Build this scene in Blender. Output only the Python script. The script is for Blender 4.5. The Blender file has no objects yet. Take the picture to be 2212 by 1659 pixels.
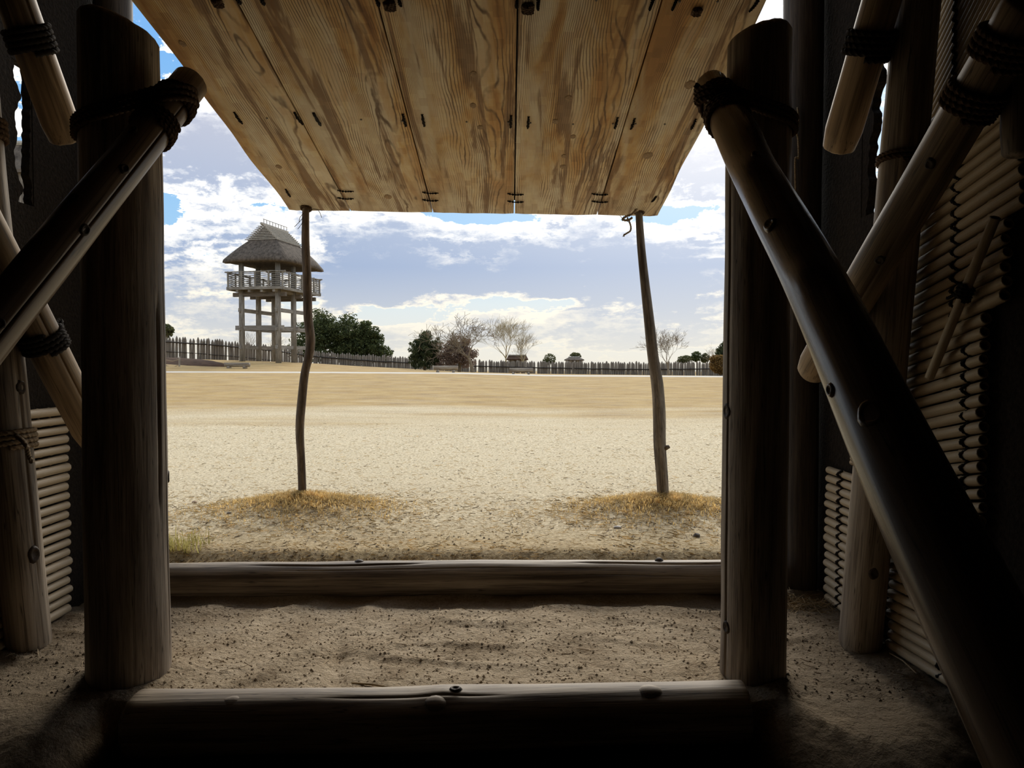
import bpy, bmesh, math, random, bisect, itertools
from mathutils import Vector, Matrix, Quaternion, noise

C = bpy.context.scene.collection
SC = bpy.context.scene
R = math.radians
rnd = random.Random(7)

# ------------------------------------------------------------------ camera, sky, sun, exposure
F = 1600.0                      # focal length in pixels of the 2212 x 1659 frame
PITCH = R(1.77)                 # the camera looks down a little
EYE = Vector((0.0, 0.0, 1.2))   # outside ground is z = 0, house floor z = -0.45

cam = bpy.data.cameras.new('camera')
cam.sensor_fit = 'HORIZONTAL'
cam.sensor_width = 36.0
cam.lens = F / 2212.0 * 36.0
cam.clip_start = 0.05
cam.clip_end = 1000
camo = bpy.data.objects.new('camera', cam)
C.objects.link(camo)
camo.location = EYE
camo.rotation_euler = (R(90) - PITCH, 0, 0)
SC.camera = camo
SC.view_settings.view_transform = 'Standard'
SC.view_settings.look = 'None'
SC.view_settings.gamma = 1.0
SC.view_settings.use_curve_mapping = False
SC.view_settings.exposure = 0.2
SC.cycles.max_bounces = 8
SC.cycles.diffuse_bounces = 4
SC.cycles.use_denoising = True

SUN_ELEV, SUN_AZ = 33.0, 7.0   # ahead and to the right, behind broken cloud


class Nodes:
    """small helper that writes shader maths"""
    def __init__(self, tree):
        self.t = tree
        self.n = tree.nodes
        self.l = tree.links

    def put(self, sock, v):
        if isinstance(v, (int, float)):
            sock.default_value = v
        elif isinstance(v, (tuple, list)):
            n = len(sock.default_value)
            sock.default_value = tuple(v)[:n] if len(v) >= n else tuple(v) + (1.0,)
        else:
            self.l.new(v, sock)

    def m(self, op, a, b=None, c=None, clamp=False):
        nd = self.n.new('ShaderNodeMath')
        nd.operation = op
        nd.use_clamp = clamp
        self.put(nd.inputs[0], a)
        if b is not None:
            self.put(nd.inputs[1], b)
        if c is not None:
            self.put(nd.inputs[2], c)
        return nd.outputs[0]

    def step(self, v, a, b):
        nd = self.n.new('ShaderNodeMapRange')
        nd.interpolation_type = 'SMOOTHSTEP'
        self.put(nd.inputs[0], v)
        nd.inputs[1].default_value = a
        nd.inputs[2].default_value = b
        nd.inputs[3].default_value = 0
        nd.inputs[4].default_value = 1
        return nd.outputs[0]

    def mix(self, f, a, b, mode='MIX'):
        nd = self.n.new('ShaderNodeMixRGB')
        nd.blend_type = mode
        self.put(nd.inputs[0], f)
        self.put(nd.inputs[1], a)
        self.put(nd.inputs[2], b)
        return nd.outputs[0]

    def noise(self, vec, scale, detail=4, rough=0.55, dist=0.0):
        nd = self.n.new('ShaderNodeTexNoise')
        self.put(nd.inputs['Vector'], vec)
        nd.inputs['Scale'].default_value = scale
        nd.inputs['Detail'].default_value = detail
        nd.inputs['Roughness'].default_value = rough
        nd.inputs['Distortion'].default_value = dist
        return nd.outputs[0]

    def vec(self, vec, scale=(1, 1, 1), loc=(0, 0, 0), rot=(0, 0, 0)):
        nd = self.n.new('ShaderNodeMapping')
        self.put(nd.inputs[0], vec)
        nd.inputs[1].default_value = loc
        nd.inputs[2].default_value = rot
        nd.inputs[3].default_value = scale
        return nd.outputs[0]

    def xyz(self, vec):
        nd = self.n.new('ShaderNodeSeparateXYZ')
        self.put(nd.inputs[0], vec)
        return nd.outputs

    def join(self, x, y, z):
        nd = self.n.new('ShaderNodeCombineXYZ')
        for i, v in enumerate((x, y, z)):
            self.put(nd.inputs[i], v)
        return nd.outputs[0]

    def ramp(self, f, stops):
        nd = self.n.new('ShaderNodeValToRGB')
        self.put(nd.inputs[0], f)
        els = nd.color_ramp.elements
        while len(els) < len(stops):
            els.new(0.5)
        for e, (p, c) in zip(els, stops):
            e.position = p
            e.color = (c[0], c[1], c[2], 1)
        return nd.outputs[0]

    def vadd(self, a, b):
        nd = self.n.new('ShaderNodeVectorMath')
        nd.operation = 'ADD'
        self.put(nd.inputs[0], a)
        self.put(nd.inputs[1], b)
        return nd.outputs[0]


def build_world():
    w = bpy.data.worlds.new('sky')
    SC.world = w
    w.use_nodes = True
    w.node_tree.nodes.clear()
    k = Nodes(w.node_tree)
    d = k.n.new('ShaderNodeTexCoord').outputs['Generated']
    x, y, z = k.xyz(d)
    hor = k.m('SQRT', k.m('ADD', k.m('MULTIPLY', x, x), k.m('MULTIPLY', y, y)))
    az = k.m('ARCTAN2', x, y)
    el = k.m('DIVIDE', z, k.m('MAXIMUM', hor, 0.02))

    def at(px, py):
        u = math.atan((px - 1106) / F)
        return u, (780 - py) / F * math.cos(u)

    # cloud masses: centre, half sizes (same frame as the photograph), weight
    masses = [
        (1040, 580, 330, 64, 1.0), (1330, 555, 190, 58, 0.6), (800, 590, 120, 62, 0.7), (1480, 625, 150, 40, 0.65),
        (450, 290, 260, 110, 0.85), (430, 500, 110, 28, 0.40), (400, 560, 120, 40, 0.35), (420, 610, 120, 20, 0.35),
        (430, 660, 150, 26, 0.45), (1510, 395, 90, 60, 0.55), (1490, 300, 120, 70, 0.55), (1530, 530, 120, 70, 0.5),
        (800, 497, 200, 20, 0.45), (1010, 715, 330, 22, 0.42), (1400, 700, 260, 24, 0.45), (1200, 740, 600, 18, 0.4),
        (1000, 659, 40, 12, 0.3), (600, 700, 160, 20, 0.35),
        (365, 440, 60, 24, -0.60), (1010, 466, 110, 14, -0.65), (1480, 455, 70, 18, -0.7), (1150, 655, 150, 16, -0.5),
        (1510, 640, 40, 10, -0.2), (1400, 474, 60, 10, -0.4), (860, 675, 160, 14, -0.4),
    ]
    warp = k.noise(k.vec(d, (1, 1, 2.0)), 7.0, 3, 0.5)
    wsh = k.m('MULTIPLY', k.m('SUBTRACT', warp, 0.5), 0.06)

    def density(shift):
        e = k.m('ADD', el, shift) if shift else el
        dz = k.join(x, y, k.m('MULTIPLY', k.m('ADD', z, shift), 2.0))
        big = k.noise(dz, 5.0, 2, 0.5)
        fine = k.noise(dz, 16.0, 10, 0.66, 0.15)
        tot = k.m('MULTIPLY', k.m('SUBTRACT', fine, 0.5), 2.4)
        tot = k.m('ADD', tot, k.m('MULTIPLY', k.m('SUBTRACT', big, 0.47), 0.7))
        strat = k.noise(k.join(x, y, k.m('MULTIPLY', k.m('ADD', z, shift), 5.5)), 8.0, 8, 0.62, 0.2)     # flat banks near the horizon
        low = k.m('EXPONENT', k.m('MULTIPLY', k.m('MAXIMUM', e, 0.0), -6.0))
        tot = k.m('MULTIPLY_ADD', k.m('SUBTRACT', strat, 0.5), k.m('MULTIPLY', low, 3.4), tot)
        ew = k.m('ADD', e, wsh)
        for (px, py, sx, sy, wgt) in masses:
            u0, e0 = at(px, py)
            a = k.m('MULTIPLY', k.m('SUBTRACT', az, u0), F / sx / 1.15)
            b = k.m('MULTIPLY', k.m('SUBTRACT', ew, e0), F / sy)
            q = k.m('ADD', k.m('MULTIPLY', a, a), k.m('MULTIPLY', b, b))
            g = k.m('EXPONENT', k.m('MULTIPLY', q, -1.0))
            tot = k.m('MULTIPLY_ADD', g, wgt, tot)
        return tot

    den = density(0.0)
    up = density(0.018)
    cover = k.step(den, -0.03, 0.09)
    thick = k.step(den, 0.06, 0.46)
    edge = k.m('MULTIPLY', k.m('MULTIPLY', k.m('SUBTRACT', den, up), 3.0, clamp=True), k.step(den, 1.05, 0.35))      # sunlit upper rims
    core = k.m('SUBTRACT', thick, k.m('MULTIPLY', edge, 0.75), clamp=True)
    # clear air
    clear = k.ramp(k.m('MULTIPLY', el, 1.6), [(0.0, (0.86, 0.83, 0.74)), (0.12, (0.72, 0.82, 0.86)),
                                             (0.26, (0.36, 0.63, 0.92)), (0.6, (0.20, 0.48, 0.90)), (1.0, (0.24, 0.46, 0.85))])
    grey = k.ramp(k.m('MULTIPLY', el, 1.6), [(0.0, (0.76, 0.75, 0.70)), (0.10, (0.52, 0.58, 0.68)), (0.2, (0.35, 0.455, 0.66)),
                                            (0.30, (0.42, 0.51, 0.69)), (0.48, (0.54, 0.58, 0.71)), (1.0, (0.66, 0.69, 0.76))])
    white = k.ramp(k.m('MULTIPLY', el, 1.6), [(0.0, (0.93, 0.88, 0.75)), (0.14, (1.10, 1.03, 0.88)), (0.25, (1.45, 1.40, 1.28)),
                                             (0.6, (1.40, 1.40, 1.38))])
    # brighter towards the sun
    sd = Vector((math.sin(R(18)), math.cos(R(18)), math.tan(R(SUN_ELEV)))).normalized()   # brightest part of the veil
    dot = k.m('ADD', k.m('ADD', k.m('MULTIPLY', x, sd.x), k.m('MULTIPLY', y, sd.y)), k.m('MULTIPLY', z, sd.z))
    glow = k.m('POWER', k.m('MAXIMUM', dot, 0.0), 14.0)
    cloud = k.mix(core, white, grey)
    col = k.mix(cover, clear, cloud)
    col = k.mix(k.m('MULTIPLY', glow, 0.55), col, (2.0, 1.9, 1.75))
    haze = k.m('EXPONENT', k.m('MULTIPLY', k.m('MAXIMUM', el, 0.0), -22.0))
    col = k.mix(k.m('MULTIPLY', haze, 0.55), col, (0.88, 0.84, 0.73))
    below = k.step(z, -0.03, 0.0)
    col = k.mix(below, (0.30, 0.26, 0.18), col)
    bg = k.n.new('ShaderNodeBackground')
    k.put(bg.inputs[0], col)
    bg.inputs[1].default_value = 0.88
    out = k.n.new('ShaderNodeOutputWorld')
    k.l.new(bg.outputs[0], out.inputs[0])


build_world()

sun = bpy.data.lights.new('sun', 'SUN')
sun.energy = 2.9
sun.angle = R(28)
sun.color = (1.0, 0.94, 0.84)
suno = bpy.data.objects.new('sun', sun)
C.objects.link(suno)
sdir = Vector((math.sin(R(SUN_AZ)) * math.cos(R(SUN_ELEV)), math.cos(R(SUN_AZ)) * math.cos(R(SUN_ELEV)), math.sin(R(SUN_ELEV))))
suno.rotation_euler = sdir.to_track_quat('Z', 'Y').to_euler()
suno.location = (6, 12, 20)


# ------------------------------------------------------------------ small helpers
def P(px, py, d):
    """the point seen at pixel (px, py), d metres ahead of the viewer"""
    u, v = (px - 1106) / F, (829.5 - py) / F
    dy = math.cos(PITCH) + v * math.sin(PITCH)
    dz = -math.sin(PITCH) + v * math.cos(PITCH)
    t = d / dy
    return Vector((u * t, d, EYE.z + dz * t))


def lin(x, pts):
    if x <= pts[0][0]:
        return pts[0][1]
    for (a, va), (b, vb) in zip(pts, pts[1:]):
        if x <= b:
            return va + (vb - va) * (x - a) / (b - a)
    return pts[-1][1]


def sm(x, a, b):
    t = max(0.0, min(1.0, (x - a) / (b - a)))
    return t * t * (3 - 2 * t)


WORLD = {}


def link(o, parent=None, M=None):
    """put an object at world matrix M below its parent"""
    M = M or Matrix.Identity(4)
    C.objects.link(o)
    if parent is not None:
        o.parent = parent
        o.matrix_parent_inverse = WORLD[parent.name].inverted()
    o.matrix_basis = M
    WORLD[o.name] = M
    return o


def mesh_obj(name, verts, faces, mat, parent=None, M=None, smooth=True):
    me = bpy.data.meshes.new(name)
    me.from_pydata(verts, [], faces)
    if smooth:
        me.polygons.foreach_set('use_smooth', [True] * len(me.polygons))
    if mat:
        me.materials.append(mat)
    me.update()
    return link(bpy.data.objects.new(name, me), parent, M)


def share(name, me, parent=None, M=None):
    return link(bpy.data.objects.new(name, me), parent, M)


def empty(name, loc, rz=0.0):
    o = bpy.data.objects.new(name, None)
    o.empty_display_size = 0.2
    return link(o, None, Matrix.Translation(loc) @ Matrix.Rotation(rz, 4, 'Z'))


def tag(o, label, cat, group=None, kind=None):
    o['label'] = label
    o['category'] = cat
    if group:
        o['group'] = group
    if kind:
        o['kind'] = kind
    return o


def structure(o):
    o['kind'] = 'structure'
    return o


class MB:
    """collects shapes into one mesh"""
    def __init__(self):
        self.v, self.f = [], []

    def box(self, c, s, M=None):
        b = len(self.v)
        for dz in (-1, 1):
            for dy in (-1, 1):
                for dx in (-1, 1):
                    p = Vector((c[0] + dx * s[0] / 2, c[1] + dy * s[1] / 2, c[2] + dz * s[2] / 2))
                    self.v.append(M @ p if M else p)
        for q in ((0, 2, 3, 1), (4, 5, 7, 6), (0, 1, 5, 4), (2, 6, 7, 3), (0, 4, 6, 2), (1, 3, 7, 5)):
            self.f.append(tuple(b + i for i in q))

    def tube(self, pts, rad, n=8, lobes=0, twist=0.0, amp=0.2, caps=True):
        pts = [Vector(p) for p in pts]
        b = len(self.v)
        N = len(pts)
        t0 = (pts[1] - pts[0]).normalized()
        ref = Vector((0, 0, 1)) if abs(t0.z) < 0.9 else Vector((1, 0, 0))
        nx = t0.cross(ref).normalized()
        s = 0.0
        for i, p in enumerate(pts):
            t = (pts[min(i + 1, N - 1)] - pts[max(i - 1, 0)])
            if t.length < 1e-9:
                t = t0.copy()
            t.normalize()
            nx = (nx - t * nx.dot(t))
            if nx.length < 1e-6:
                nx = t.orthogonal()
            nx.normalize()
            ny = t.cross(nx)
            if i:
                s += (p - pts[i - 1]).length
            r = rad[i] if isinstance(rad, (list, tuple)) else rad
            for j in range(n):
                a = 2 * math.pi * j / n
                rr = r * (1 + amp * math.cos(lobes * a)) if lobes else r
                aa = a + twist * s
                self.v.append(p + nx * (rr * math.cos(aa)) + ny * (rr * math.sin(aa)))
        for i in range(N - 1):
            for j in range(n):
                a, c = b + i * n + j, b + i * n + (j + 1) % n
                self.f.append((a, c, c + n, a + n))
        if caps:
            self.f.append(tuple(b + j for j in reversed(range(n))))
            self.f.append(tuple(b + (N - 1) * n + j for j in range(n)))

    def rope(self, pts, r, seg=0.55):
        """three-strand twisted rope along pts"""
        pts = [Vector(p) for p in pts]
        step = seg * r
        out = [pts[0]]
        for a, b in zip(pts, pts[1:]):
            n = max(1, int(round((b - a).length / step)))
            for i in range(1, n + 1):
                out.append(a.lerp(b, i / n))
        self.tube(out, r, 9, 3, 1.05 / r, 0.20)

    def build(self, name, mat, parent=None, M=None, smooth=False):
        vs = self.v
        if M is not None:
            inv = M.inverted()
            vs = [inv @ v for v in vs]
        return mesh_obj(name, vs, self.f, mat, parent, M, smooth)


def catmull(pts, per=10):
    pts = [Vector(p) for p in pts]
    if len(pts) < 3:
        return [pts[0].lerp(pts[-1], i / per) for i in range(per + 1)]
    out = []
    for i in range(len(pts) - 1):
        p0, p1, p2, p3 = pts[max(i - 1, 0)], pts[i], pts[i + 1], pts[min(i + 2, len(pts) - 1)]
        for j in range(per):
            t = j / per
            out.append(0.5 * ((2 * p1) + (p2 - p0) * t + (2 * p0 - 5 * p1 + 4 * p2 - p3) * t * t + (3 * p1 - p0 - 3 * p2 + p3) * t ** 3))
    out.append(pts[-1])
    return out


# ------------------------------------------------------------------ materials
def new_mat(name):
    m = bpy.data.materials.new(name)
    m.use_nodes = True
    m.node_tree.nodes.clear()
    k = Nodes(m.node_tree)
    b = k.n.new('ShaderNodeBsdfPrincipled')
    o = k.n.new('ShaderNodeOutputMaterial')
    k.l.new(b.outputs[0], o.inputs[0])
    return m, k, b


def bump(k, b, h, strength=0.4, dist=0.01):
    nd = k.n.new('ShaderNodeBump')
    nd.inputs['Strength'].default_value = strength
    nd.inputs['Distance'].default_value = dist
    k.put(nd.inputs['Height'], h)
    k.l.new(nd.outputs[0], b.inputs['Normal'])


def wood(name, dark, mid, light, rough=0.6, grain=26.0, bumpy=0.35, stretch=0.05, spec=0.3, random_on=True):
    """round timber: the grain runs along the object's own z axis"""
    m, k, b = new_mat(name)
    co = k.n.new('ShaderNodeTexCoord').outputs['Object']
    if random_on:
        r = k.n.new('ShaderNodeObjectInfo').outputs['Random']
        co = k.vadd(co, k.join(k.m('MULTIPLY', r, 13.0), k.m('MULTIPLY', r, 7.0), k.m('MULTIPLY', r, 31.0)))
    fib = k.noise(k.vec(co, (1, 1, stretch)), grain, 6, 0.62, 0.3)
    big = k.noise(k.vec(co, (1, 1, 0.25)), 4.0, 3, 0.55)
    fine = k.noise(k.vec(co, (1, 1, stretch * 0.6)), grain * 4, 3, 0.6)
    f = k.m('ADD', k.m('MULTIPLY', fib, 0.6), k.m('MULTIPLY', big, 0.4))
    col = k.ramp(f, [(0.36, dark), (0.5, mid), (0.64, light)])
    col = k.mix(k.m('MULTIPLY', k.step(fine, 0.54, 0.64), 0.55), col, dark)
    chk = k.noise(k.vec(co, (1, 1, 0.02)), grain * 1.6, 2, 0.5)
    col = k.mix(k.m('MULTIPLY', k.step(k.m('ABSOLUTE', k.m('SUBTRACT', chk, 0.5)), 0.012, 0.0), 0.75), col, tuple(c * 0.35 for c in dark))
    k.put(b.inputs['Base Color'], col)
    k.put(b.inputs['Roughness'], k.m('ADD', rough - 0.1, k.m('MULTIPLY', fib, 0.2)))
    b.inputs['Specular IOR Level'].default_value = spec
    bump(k, b, k.m('ADD', fib, k.m('MULTIPLY', fine, 0.4)), bumpy, 0.006)
    return m


def plain(name, col, rough=0.7, var=0.25, scale=20.0, bumpy=0.2, spec=0.3, stretch=(1, 1, 1)):
    m, k, b = new_mat(name)
    co = k.n.new('ShaderNodeTexCoord').outputs['Object']
    r = k.n.new('ShaderNodeObjectInfo').outputs['Random']
    co = k.vadd(co, k.join(k.m('MULTIPLY', r, 9.0), k.m('MULTIPLY', r, 17.0), k.m('MULTIPLY', r, 5.0)))
    n = k.noise(k.vec(co, stretch), scale, 5, 0.6)
    lo = tuple(c * (1 - var) for c in col)
    hi = tuple(min(1, c * (1 + var)) for c in col)
    c = k.ramp(n, [(0.3, lo), (0.7, hi)])
    c = k.mix(k.m('MULTIPLY', k.m('SUBTRACT', r, 0.5), 0.5 * var, clamp=True), c, lo)
    k.put(b.inputs['Base Color'], c)
    b.inputs['Roughness'].default_value = rough
    b.inputs['Specular IOR Level'].default_value = spec
    if bumpy:
        bump(k, b, n, bumpy, 0.01)
    return m


def make_ground_mat():
    m, k, b = new_mat('field_ground')
    g = k.n.new('ShaderNodeNewGeometry').outputs['Position']
    x, y, z = k.xyz(g)
    wob = k.noise(k.vec(g, (0.12, 0.5, 0)), 1.0, 4, 0.6)
    fine = k.noise(g, 34.0, 5, 0.7)
    mid = k.noise(k.vec(g, (1.0, 1.6, 1)), 5.0, 4, 0.65)
    streak = k.noise(k.vec(g, (0.5, 1.3, 0)), 1.2, 6, 0.68)
    dirt = k.ramp(fine, [(0.36, (0.31, 0.24, 0.145)), (0.5, (0.54, 0.445, 0.285)), (0.62, (0.72, 0.61, 0.42))])
    dirt = k.mix(k.m('MULTIPLY', k.step(mid, 0.5, 0.66), 0.4), dirt, (0.52, 0.41, 0.25))
    blot = k.noise(k.vec(g, (0.7, 0.9, 0)), 1.0, 8, 0.72)
    grass = k.ramp(k.m('ADD', k.m('MULTIPLY', streak, 0.35), k.m('ADD', k.m('MULTIPLY', blot, 0.45), k.m('MULTIPLY', fine, 0.2))),
                   [(0.38, (0.19, 0.11, 0.04)), (0.46, (0.33, 0.215, 0.085)), (0.54, (0.42, 0.29, 0.12)), (0.64, (0.48, 0.365, 0.20))])
    far = k.m('ADD', y, k.m('MULTIPLY', k.m('SUBTRACT', wob, 0.5), 16.0))
    amount = k.m('MULTIPLY', k.step(far, 12.5, 20.0), k.m('ADD', 0.72, k.m('MULTIPLY', k.step(streak, 0.36, 0.56), 0.28)))
    near = k.m('MULTIPLY', k.step(k.m('ADD', y, k.m('MULTIPLY', wob, 1.2)), 6.1, 5.2), 0.45)   # thin straw by the door sill
    col = k.mix(k.m('MAXIMUM', amount, near), dirt, grass)
    dots = k.noise(g, 60.0, 2, 0.5)
    col = k.mix(k.m('MULTIPLY', k.step(dots, 0.60, 0.68), 0.6), col, (0.17, 0.13, 0.08))
    k.put(b.inputs['Base Color'], col)
    b.inputs['Roughness'].default_value = 0.95
    b.inputs['Specular IOR Level'].default_value = 0.1
    bump(k, b, k.m('ADD', fine, k.m('MULTIPLY', mid, 1.5)), 0.6, 0.02)
    return m


def make_dirt_mat():
    m, k, b = new_mat('trodden_earth')
    g = k.n.new('ShaderNodeNewGeometry').outputs['Position']
    fine = k.noise(g, 70.0, 5, 0.7)
    big = k.noise(g, 4.0, 4, 0.6)
    lump = k.noise(g, 26.0, 3, 0.55)
    col = k.ramp(k.m('ADD', k.m('MULTIPLY', fine, 0.5), k.m('MULTIPLY', big, 0.5)),
                 [(0.36, (0.34, 0.25, 0.155)), (0.5, (0.53, 0.415, 0.28)), (0.64, (0.68, 0.55, 0.39))])
    gx, gy, gz = k.xyz(g)
    # shade along the walls put into the colour; the middle strip stays pale
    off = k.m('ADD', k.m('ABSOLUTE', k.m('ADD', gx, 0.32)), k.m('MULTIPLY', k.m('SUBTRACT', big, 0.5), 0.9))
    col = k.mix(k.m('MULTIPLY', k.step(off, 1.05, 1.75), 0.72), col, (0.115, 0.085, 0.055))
    col = k.mix(k.step(k.xyz(g)[2], -0.27, -0.36), col, (0.06, 0.043, 0.028))  # inner floor below the step coloured near black, standing in for deep shade
    k.put(b.inputs['Base Color'], col)
    b.inputs['Roughness'].default_value = 0.95
    b.inputs['Specular IOR Level'].default_value = 0.12
    bump(k, b, k.m('ADD', k.m('MULTIPLY', fine, 0.8), lump), 1.0, 0.032)
    return m


def make_plank_mat():
    """adzed door boards: grain along local y, scalloped tool marks, weathered grey towards the outer end"""
    m, k, b = new_mat('adzed_board')
    raw = k.n.new('ShaderNodeTexCoord').outputs['Object']
    r = k.n.new('ShaderNodeObjectInfo').outputs['Random']
    co = k.vadd(raw, k.join(k.m('MULTIPLY', r, 5.0), k.m('MULTIPLY', r, 23.0), 0.0))
    x, y, z = k.xyz(co)
    rx, ry, rz = k.xyz(raw)
    flow = k.noise(k.vec(co, (2.0, 0.45, 1)), 1.0, 2, 0.5)
    wig = k.noise(k.vec(co, (8.0, 3.0, 1)), 1.0, 3, 0.55)
    heart = k.step(k.m('ABSOLUTE', rx), 0.30, 0.10)                     # cathedral grain only in the middle of a board
    ph = k.m('ADD', k.m('MULTIPLY', x, 225.0), k.m('MULTIPLY', flow, k.m('ADD', 20.0, k.m('MULTIPLY', heart, 50.0))))
    ph = k.m('ADD', ph, k.m('MULTIPLY', wig, 5.0))
    ring = k.m('ABSOLUTE', k.m('SINE', ph))
    line = k.m('MULTIPLY', k.step(ring, 0.66, 0.10), k.m('ADD', 0.35, k.m('MULTIPLY', k.step(k.noise(k.vec(co, (7.0, 1.5, 1)), 1.0, 3, 0.6), 0.40, 0.58), 0.65)))
    fib = k.noise(k.vec(co, (150.0, 3.0, 1)), 1.0, 3, 0.6)
    tone = k.noise(k.vec(co, (5.0, 0.8, 1)), 1.0, 4, 0.6, 0.6)
    stain = k.noise(k.vec(co, (9.0, 0.55, 1)), 1.0, 5, 0.62, 0.6)
    col = k.ramp(tone, [(0.37, (0.46, 0.24, 0.08)), (0.45, (0.60, 0.375, 0.16)), (0.53, (0.68, 0.49, 0.275)), (0.64, (0.72, 0.59, 0.41))])
    grey = k.ramp(tone, [(0.36, (0.47, 0.385, 0.27)), (0.64, (0.70, 0.60, 0.455))])
    wear = k.m('ADD', k.m('MULTIPLY_ADD', k.step(ry, 1.1, 0.0), 0.85, 0.10), k.m('MULTIPLY', k.m('SUBTRACT', tone, 0.5), 1.6), clamp=True)
    col = k.mix(k.m('MULTIPLY', wear, 0.85), col, grey)
    col = k.mix(k.m('MULTIPLY', k.step(stain, 0.52, 0.60), 0.74), col, (0.19, 0.088, 0.032))
    col = k.mix(k.m('MULTIPLY', line, 0.90), col, (0.12, 0.066, 0.033))
    col = k.mix(k.m('MULTIPLY', k.step(fib, 0.55, 0.75), 0.25), col, (0.24, 0.15, 0.08))
    br = k.n.new('ShaderNodeTexBrick')
    k.put(br.inputs['Vector'], k.vec(k.vadd(co, k.join(k.m('MULTIPLY', wig, 0.02), k.m('MULTIPLY', flow, 0.05), 0.0)), (1, 1, 0), rot=(0, 0, R(90))))
    br.inputs['Color1'].default_value = (0.2, 0.2, 0.2, 1)
    br.inputs['Color2'].default_value = (0.9, 0.9, 0.9, 1)
    br.inputs['Mortar'].default_value = (0.5, 0.5, 0.5, 1)
    br.inputs['Scale'].default_value = 1.0
    br.inputs['Mortar Size'].default_value = 0.0015
    br.inputs['Brick Width'].default_value = 0.085
    br.inputs['Row Height'].default_value = 0.05
    col = k.mix(0.20, col, br.outputs[0], 'OVERLAY')
    k.put(b.inputs['Base Color'], col)
    b.inputs['Roughness'].default_value = 0.72
    b.inputs['Specular IOR Level'].default_value = 0.25
    h = k.m('ADD', k.m('MULTIPLY', br.outputs[1], -0.5), k.m('MULTIPLY', line, -0.35))
    bump(k, b, h, 0.5, 0.004)
    return m


def translucent(m, k, b, f):
    """thin blades and leaves pass part of the light"""
    t = k.n.new('ShaderNodeBsdfTranslucent')
    src = b.inputs['Base Color'].links[0].from_socket
    k.l.new(src, t.inputs[0])
    mx = k.n.new('ShaderNodeMixShader')
    mx.inputs[0].default_value = f
    k.l.new(b.outputs[0], mx.inputs[1])
    k.l.new(t.outputs[0], mx.inputs[2])
    out = [n for n in k.n if n.type == 'OUTPUT_MATERIAL'][0]
    k.l.new(mx.outputs[0], out.inputs[0])


def make_leaf_mat(name, a, c):
    m, k, b = new_mat(name)
    g = k.n.new('ShaderNodeNewGeometry').outputs['Position']
    n = k.noise(g, 2.2, 4, 0.7)
    k.put(b.inputs['Base Color'], k.ramp(n, [(0.35, a), (0.65, c)]))
    b.inputs['Roughness'].default_value = 0.7
    b.inputs['Specular IOR Level'].default_value = 0.2
    translucent(m, k, b, 0.4)
    return m


def blade_mat(name, col):
    m = plain(name, col, 0.8, 0.45, 9.0, 0.0)
    k = Nodes(m.node_tree)
    translucent(m, k, [n for n in k.n if n.type == 'BSDF_PRINCIPLED'][0], 0.5)
    return m


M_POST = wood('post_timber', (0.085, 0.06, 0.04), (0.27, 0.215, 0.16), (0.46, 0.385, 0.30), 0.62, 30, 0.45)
M_SHADEDPOST = wood('shaded_post_timber', (0.02, 0.014, 0.01), (0.055, 0.04, 0.028), (0.10, 0.078, 0.056), 0.7, 30, 0.45)  # post timber darkened: shade high in the passage put into the outer posts' colour
M_BRACE = wood('polished_timber', (0.11, 0.066, 0.036), (0.24, 0.165, 0.10), (0.36, 0.27, 0.185), 0.34, 16, 0.12, 0.03, 0.5)
M_DARKBRACE = wood('dark_polished_timber', (0.07, 0.043, 0.024), (0.17, 0.112, 0.066), (0.27, 0.195, 0.13), 0.27, 16, 0.10, 0.03, 0.6)
M_LOG = wood('weathered_log', (0.08, 0.056, 0.038), (0.27, 0.215, 0.155), (0.47, 0.39, 0.295), 0.6, 24, 0.4, 0.04)
M_ROOFPOLE = wood('pale_pole_timber', (0.10, 0.065, 0.033), (0.30, 0.21, 0.12), (0.48, 0.35, 0.21), 0.6, 18, 0.25)
M_PROP = wood('bark_pole', (0.05, 0.032, 0.02), (0.15, 0.105, 0.066), (0.30, 0.22, 0.145), 0.8, 40, 0.7, 0.12)
M_GREYPROP = wood('grey_bark_pole', (0.07, 0.05, 0.033), (0.21, 0.165, 0.115), (0.37, 0.30, 0.21), 0.8, 40, 0.7, 0.10)
M_PLANK = make_plank_mat()
M_KNOT = plain('knot_wood', (0.05, 0.032, 0.018), 0.6, 0.5, 60, 0.4)
M_ROPE = plain('straw_rope', (0.10, 0.06, 0.034), 0.9, 0.45, 90, 0.5)
M_ROPEPALE = plain('pale_straw_rope', (0.36, 0.27, 0.17), 0.9, 0.4, 90, 0.5)
M_BLACKROPE = plain('black_palm_rope', (0.02, 0.015, 0.012), 0.9, 0.4, 90, 0.5)
M_CANE = plain('bamboo_cane', (0.44, 0.34, 0.215), 0.5, 0.35, 30, 0.15, 0.4, (1, 1, 0.05))
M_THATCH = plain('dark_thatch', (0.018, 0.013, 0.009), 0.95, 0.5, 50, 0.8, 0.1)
M_GROUND = make_ground_mat()
M_DIRT = make_dirt_mat()
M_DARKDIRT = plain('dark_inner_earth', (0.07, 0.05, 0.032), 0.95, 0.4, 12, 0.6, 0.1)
M_STONE = plain('field_stone', (0.16, 0.14, 0.125), 0.85, 0.3, 30, 0.5)
M_STRAW = blade_mat('dry_straw', (0.66, 0.52, 0.28))
M_STRAWDIM = plain('old_straw', (0.30, 0.22, 0.12), 0.85, 0.4, 6.0, 0.0)
M_STAKE = wood('palisade_timber', (0.06, 0.05, 0.04), (0.19, 0.16, 0.127), (0.42, 0.37, 0.305), 0.85, 14, 0.5, 0.08)
M_RAIL = plain('dark_rail', (0.03, 0.024, 0.019), 0.9, 0.4, 6, 0.3)
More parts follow.
